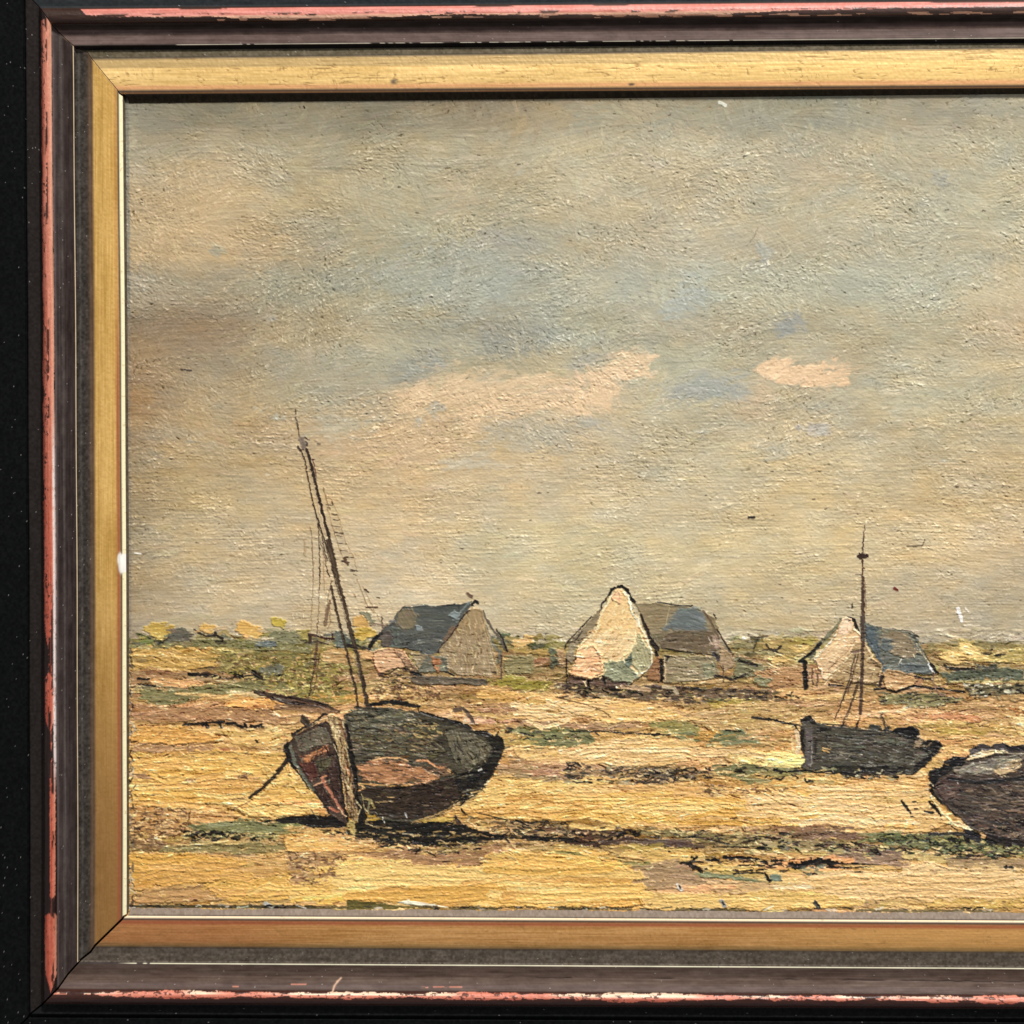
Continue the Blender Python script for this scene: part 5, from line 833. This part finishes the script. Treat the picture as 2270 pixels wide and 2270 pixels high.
    if side == 'bottom':
        for (x0, y0, x1, y1) in [(737, 2200, 741, 2186), (741, 2186, 748, 2176), (748, 2176, 756, 2168)]:
            t = np.clip(((u - x0) * (x1 - x0) + (v - y0) * (y1 - y0)) / ((x1 - x0) ** 2 + (y1 - y0) ** 2), 0, 1); d = np.hypot(u - x0 - t * (x1 - x0), v - y0 - t * (y1 - y0)); c = MIX(c, (232, 190, 160), np.exp(-(d / 2.2) ** 2))
        for x0, x1, yy in [(960, 1025, 2188), (645, 680, 2182), (515, 530, 2187), (935, 950, 2189)]: k = np.exp(-((v - yy) / 1.6) ** 2) * ((u > x0) & (u < x1)) * sstep(.35, .5, n2 + .1); c = MIX(c, (226, 150, 126), k)
    mott = fbm(L / 26, Wd / 9, sd + 50, 4); c += ((mott - .5) * 30 * sstep(3, 4.2, TT) * (1 - sstep(9.8, 10, TT)))[..., None] * np.array([1, .92, .88])
    if side == 'bottom': k = sstep(6.2, 6.9, TT) * (1 - sstep(6.95, 7, TT)) * sstep(.45, .6, gr); c = MIX(c, (150, 144, 132), k * .6)
    h += (vn(L / 30, Wd / 6, sd + 20) - .5) * .8 * (TT > 4) + (gr - .5) * .5
    p3 = world(P(u, v, h))
    # close the moulding: outer wall and mitred ends run down to the back of the frame
    back = .0105
    o = p3[-1:].copy(); o[..., 1] = back; p3 = np.concatenate([p3, o]); c = np.concatenate([c, c[-1:] * .6]); rgh = np.concatenate([rgh, rgh[-1:]]); met = np.concatenate([met, met[-1:]]); spc = np.concatenate([spc, spc[-1:]]); TT = np.concatenate([TT, TT[-1:] + .5])
    e1_ = p3[:, :1].copy(); e2_ = p3[:, -1:].copy(); e1_[..., 1] = back; e2_[..., 1] = back
    p3 = np.concatenate([e1_, p3, e2_], 1); dk_ = np.zeros((p3.shape[0], 1, 3)) + 14
    c = np.concatenate([dk_, c, dk_], 1); rgh = np.pad(rgh, ((0, 0), (1, 1)), 'edge'); met = np.pad(met, ((0, 0), (1, 1)), 'edge'); spc = np.pad(spc, ((0, 0), (1, 1)), 'edge'); TT = np.pad(TT, ((0, 0), (1, 1)), 'edge')
    nr, nc = TT.shape; qd = gridq(nr, nc)
    if side in ('top', 'right'): qd = qd[..., ::-1]
    tq = TT[:-1, :-1]; vv = p3.reshape(-1, 3); cc = lin(np.clip(c, 4, 253)).reshape(-1, 3); ff = np.stack([np.clip(rgh, .15, .95).ravel(), met.ravel(), spc.ravel()], -1)
    gilt = (tq < 3.95); bead = (tq >= 10) & (tq < 11)
    lab = dict(left='left side of the frame, black outer edge with worn red bead', top='upper side of the frame, red bead rubbed bright', bottom='lower side of the frame, red bead chipped into patches', right='right side of the frame')[side]
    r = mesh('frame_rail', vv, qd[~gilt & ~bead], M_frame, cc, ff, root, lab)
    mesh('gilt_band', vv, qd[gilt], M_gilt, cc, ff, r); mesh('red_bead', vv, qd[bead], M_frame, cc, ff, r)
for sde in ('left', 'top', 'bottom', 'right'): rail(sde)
# backing board behind the panel
bx = [world(P(np.array([float(x)]), np.array([float(y)]), np.array([0.])))[0] for x, y in ((-40, -100), (3600, -130), (3600, 2390), (-40, 2350))]
vb = np.array([(b[0], yy, b[2]) for yy in (.0012, .009) for b in bx]); mesh('backing_board', vb, np.array([[0, 1, 2, 3], [4, 7, 6, 5], [0, 4, 5, 1], [1, 5, 6, 2], [2, 6, 7, 3], [3, 7, 4, 0]]), M_wood)

# ------------------------------------------------------------------ camera, light
sc = bpy.context.scene
cam = bpy.data.cameras.new('camera'); co = bpy.data.objects.new('camera', cam); sc.collection.objects.link(co); sc.camera = co
cam.sensor_width = 36; cam.lens = 36 * F / 2270; cam.clip_start = .01; cam.clip_end = 50
from mathutils import Matrix, Vector
M = np.array([[1, 0, 0], [0, 0, -1], [0, 1, 0]])        # picture axes -> world axes
Rw = M @ RC; co.matrix_world = Matrix([list(Rw[i]) + [float(world(TC)[i])] for i in range(3)] + [[0, 0, 0, 1]])
cen = Vector(world(P(np.array([1200.]), np.array([1135.]), np.array([0.])))[0])
def area(name, d, dist, size, power, col):
    l = bpy.data.lights.new(name, 'AREA'); l.shape = 'RECTANGLE'; l.size = size[0]; l.size_y = size[1]; l.energy = power; l.color = col
    o = bpy.data.objects.new(name, l); sc.collection.objects.link(o); d = Vector(d).normalized(); o.location = cen + d * dist; o.rotation_euler = d.to_track_quat('Z', 'Y').to_euler()
area('upper_right_light', (.28, -.68, .85), 2.6, (.32, .28), 80, (1.0, .975, .935))  # main area light from the upper right, source unseen
w = bpy.data.worlds.new('World'); sc.world = w; w.use_nodes = True
w.node_tree.nodes['Background'].inputs[0].default_value = (.95, .97, 1.0, 1); w.node_tree.nodes['Background'].inputs[1].default_value = .30
sc.render.engine = 'CYCLES'
sc.view_settings.view_transform = 'Standard'; sc.view_settings.look = 'None'; sc.view_settings.exposure = 0; sc.view_settings.gamma = 1
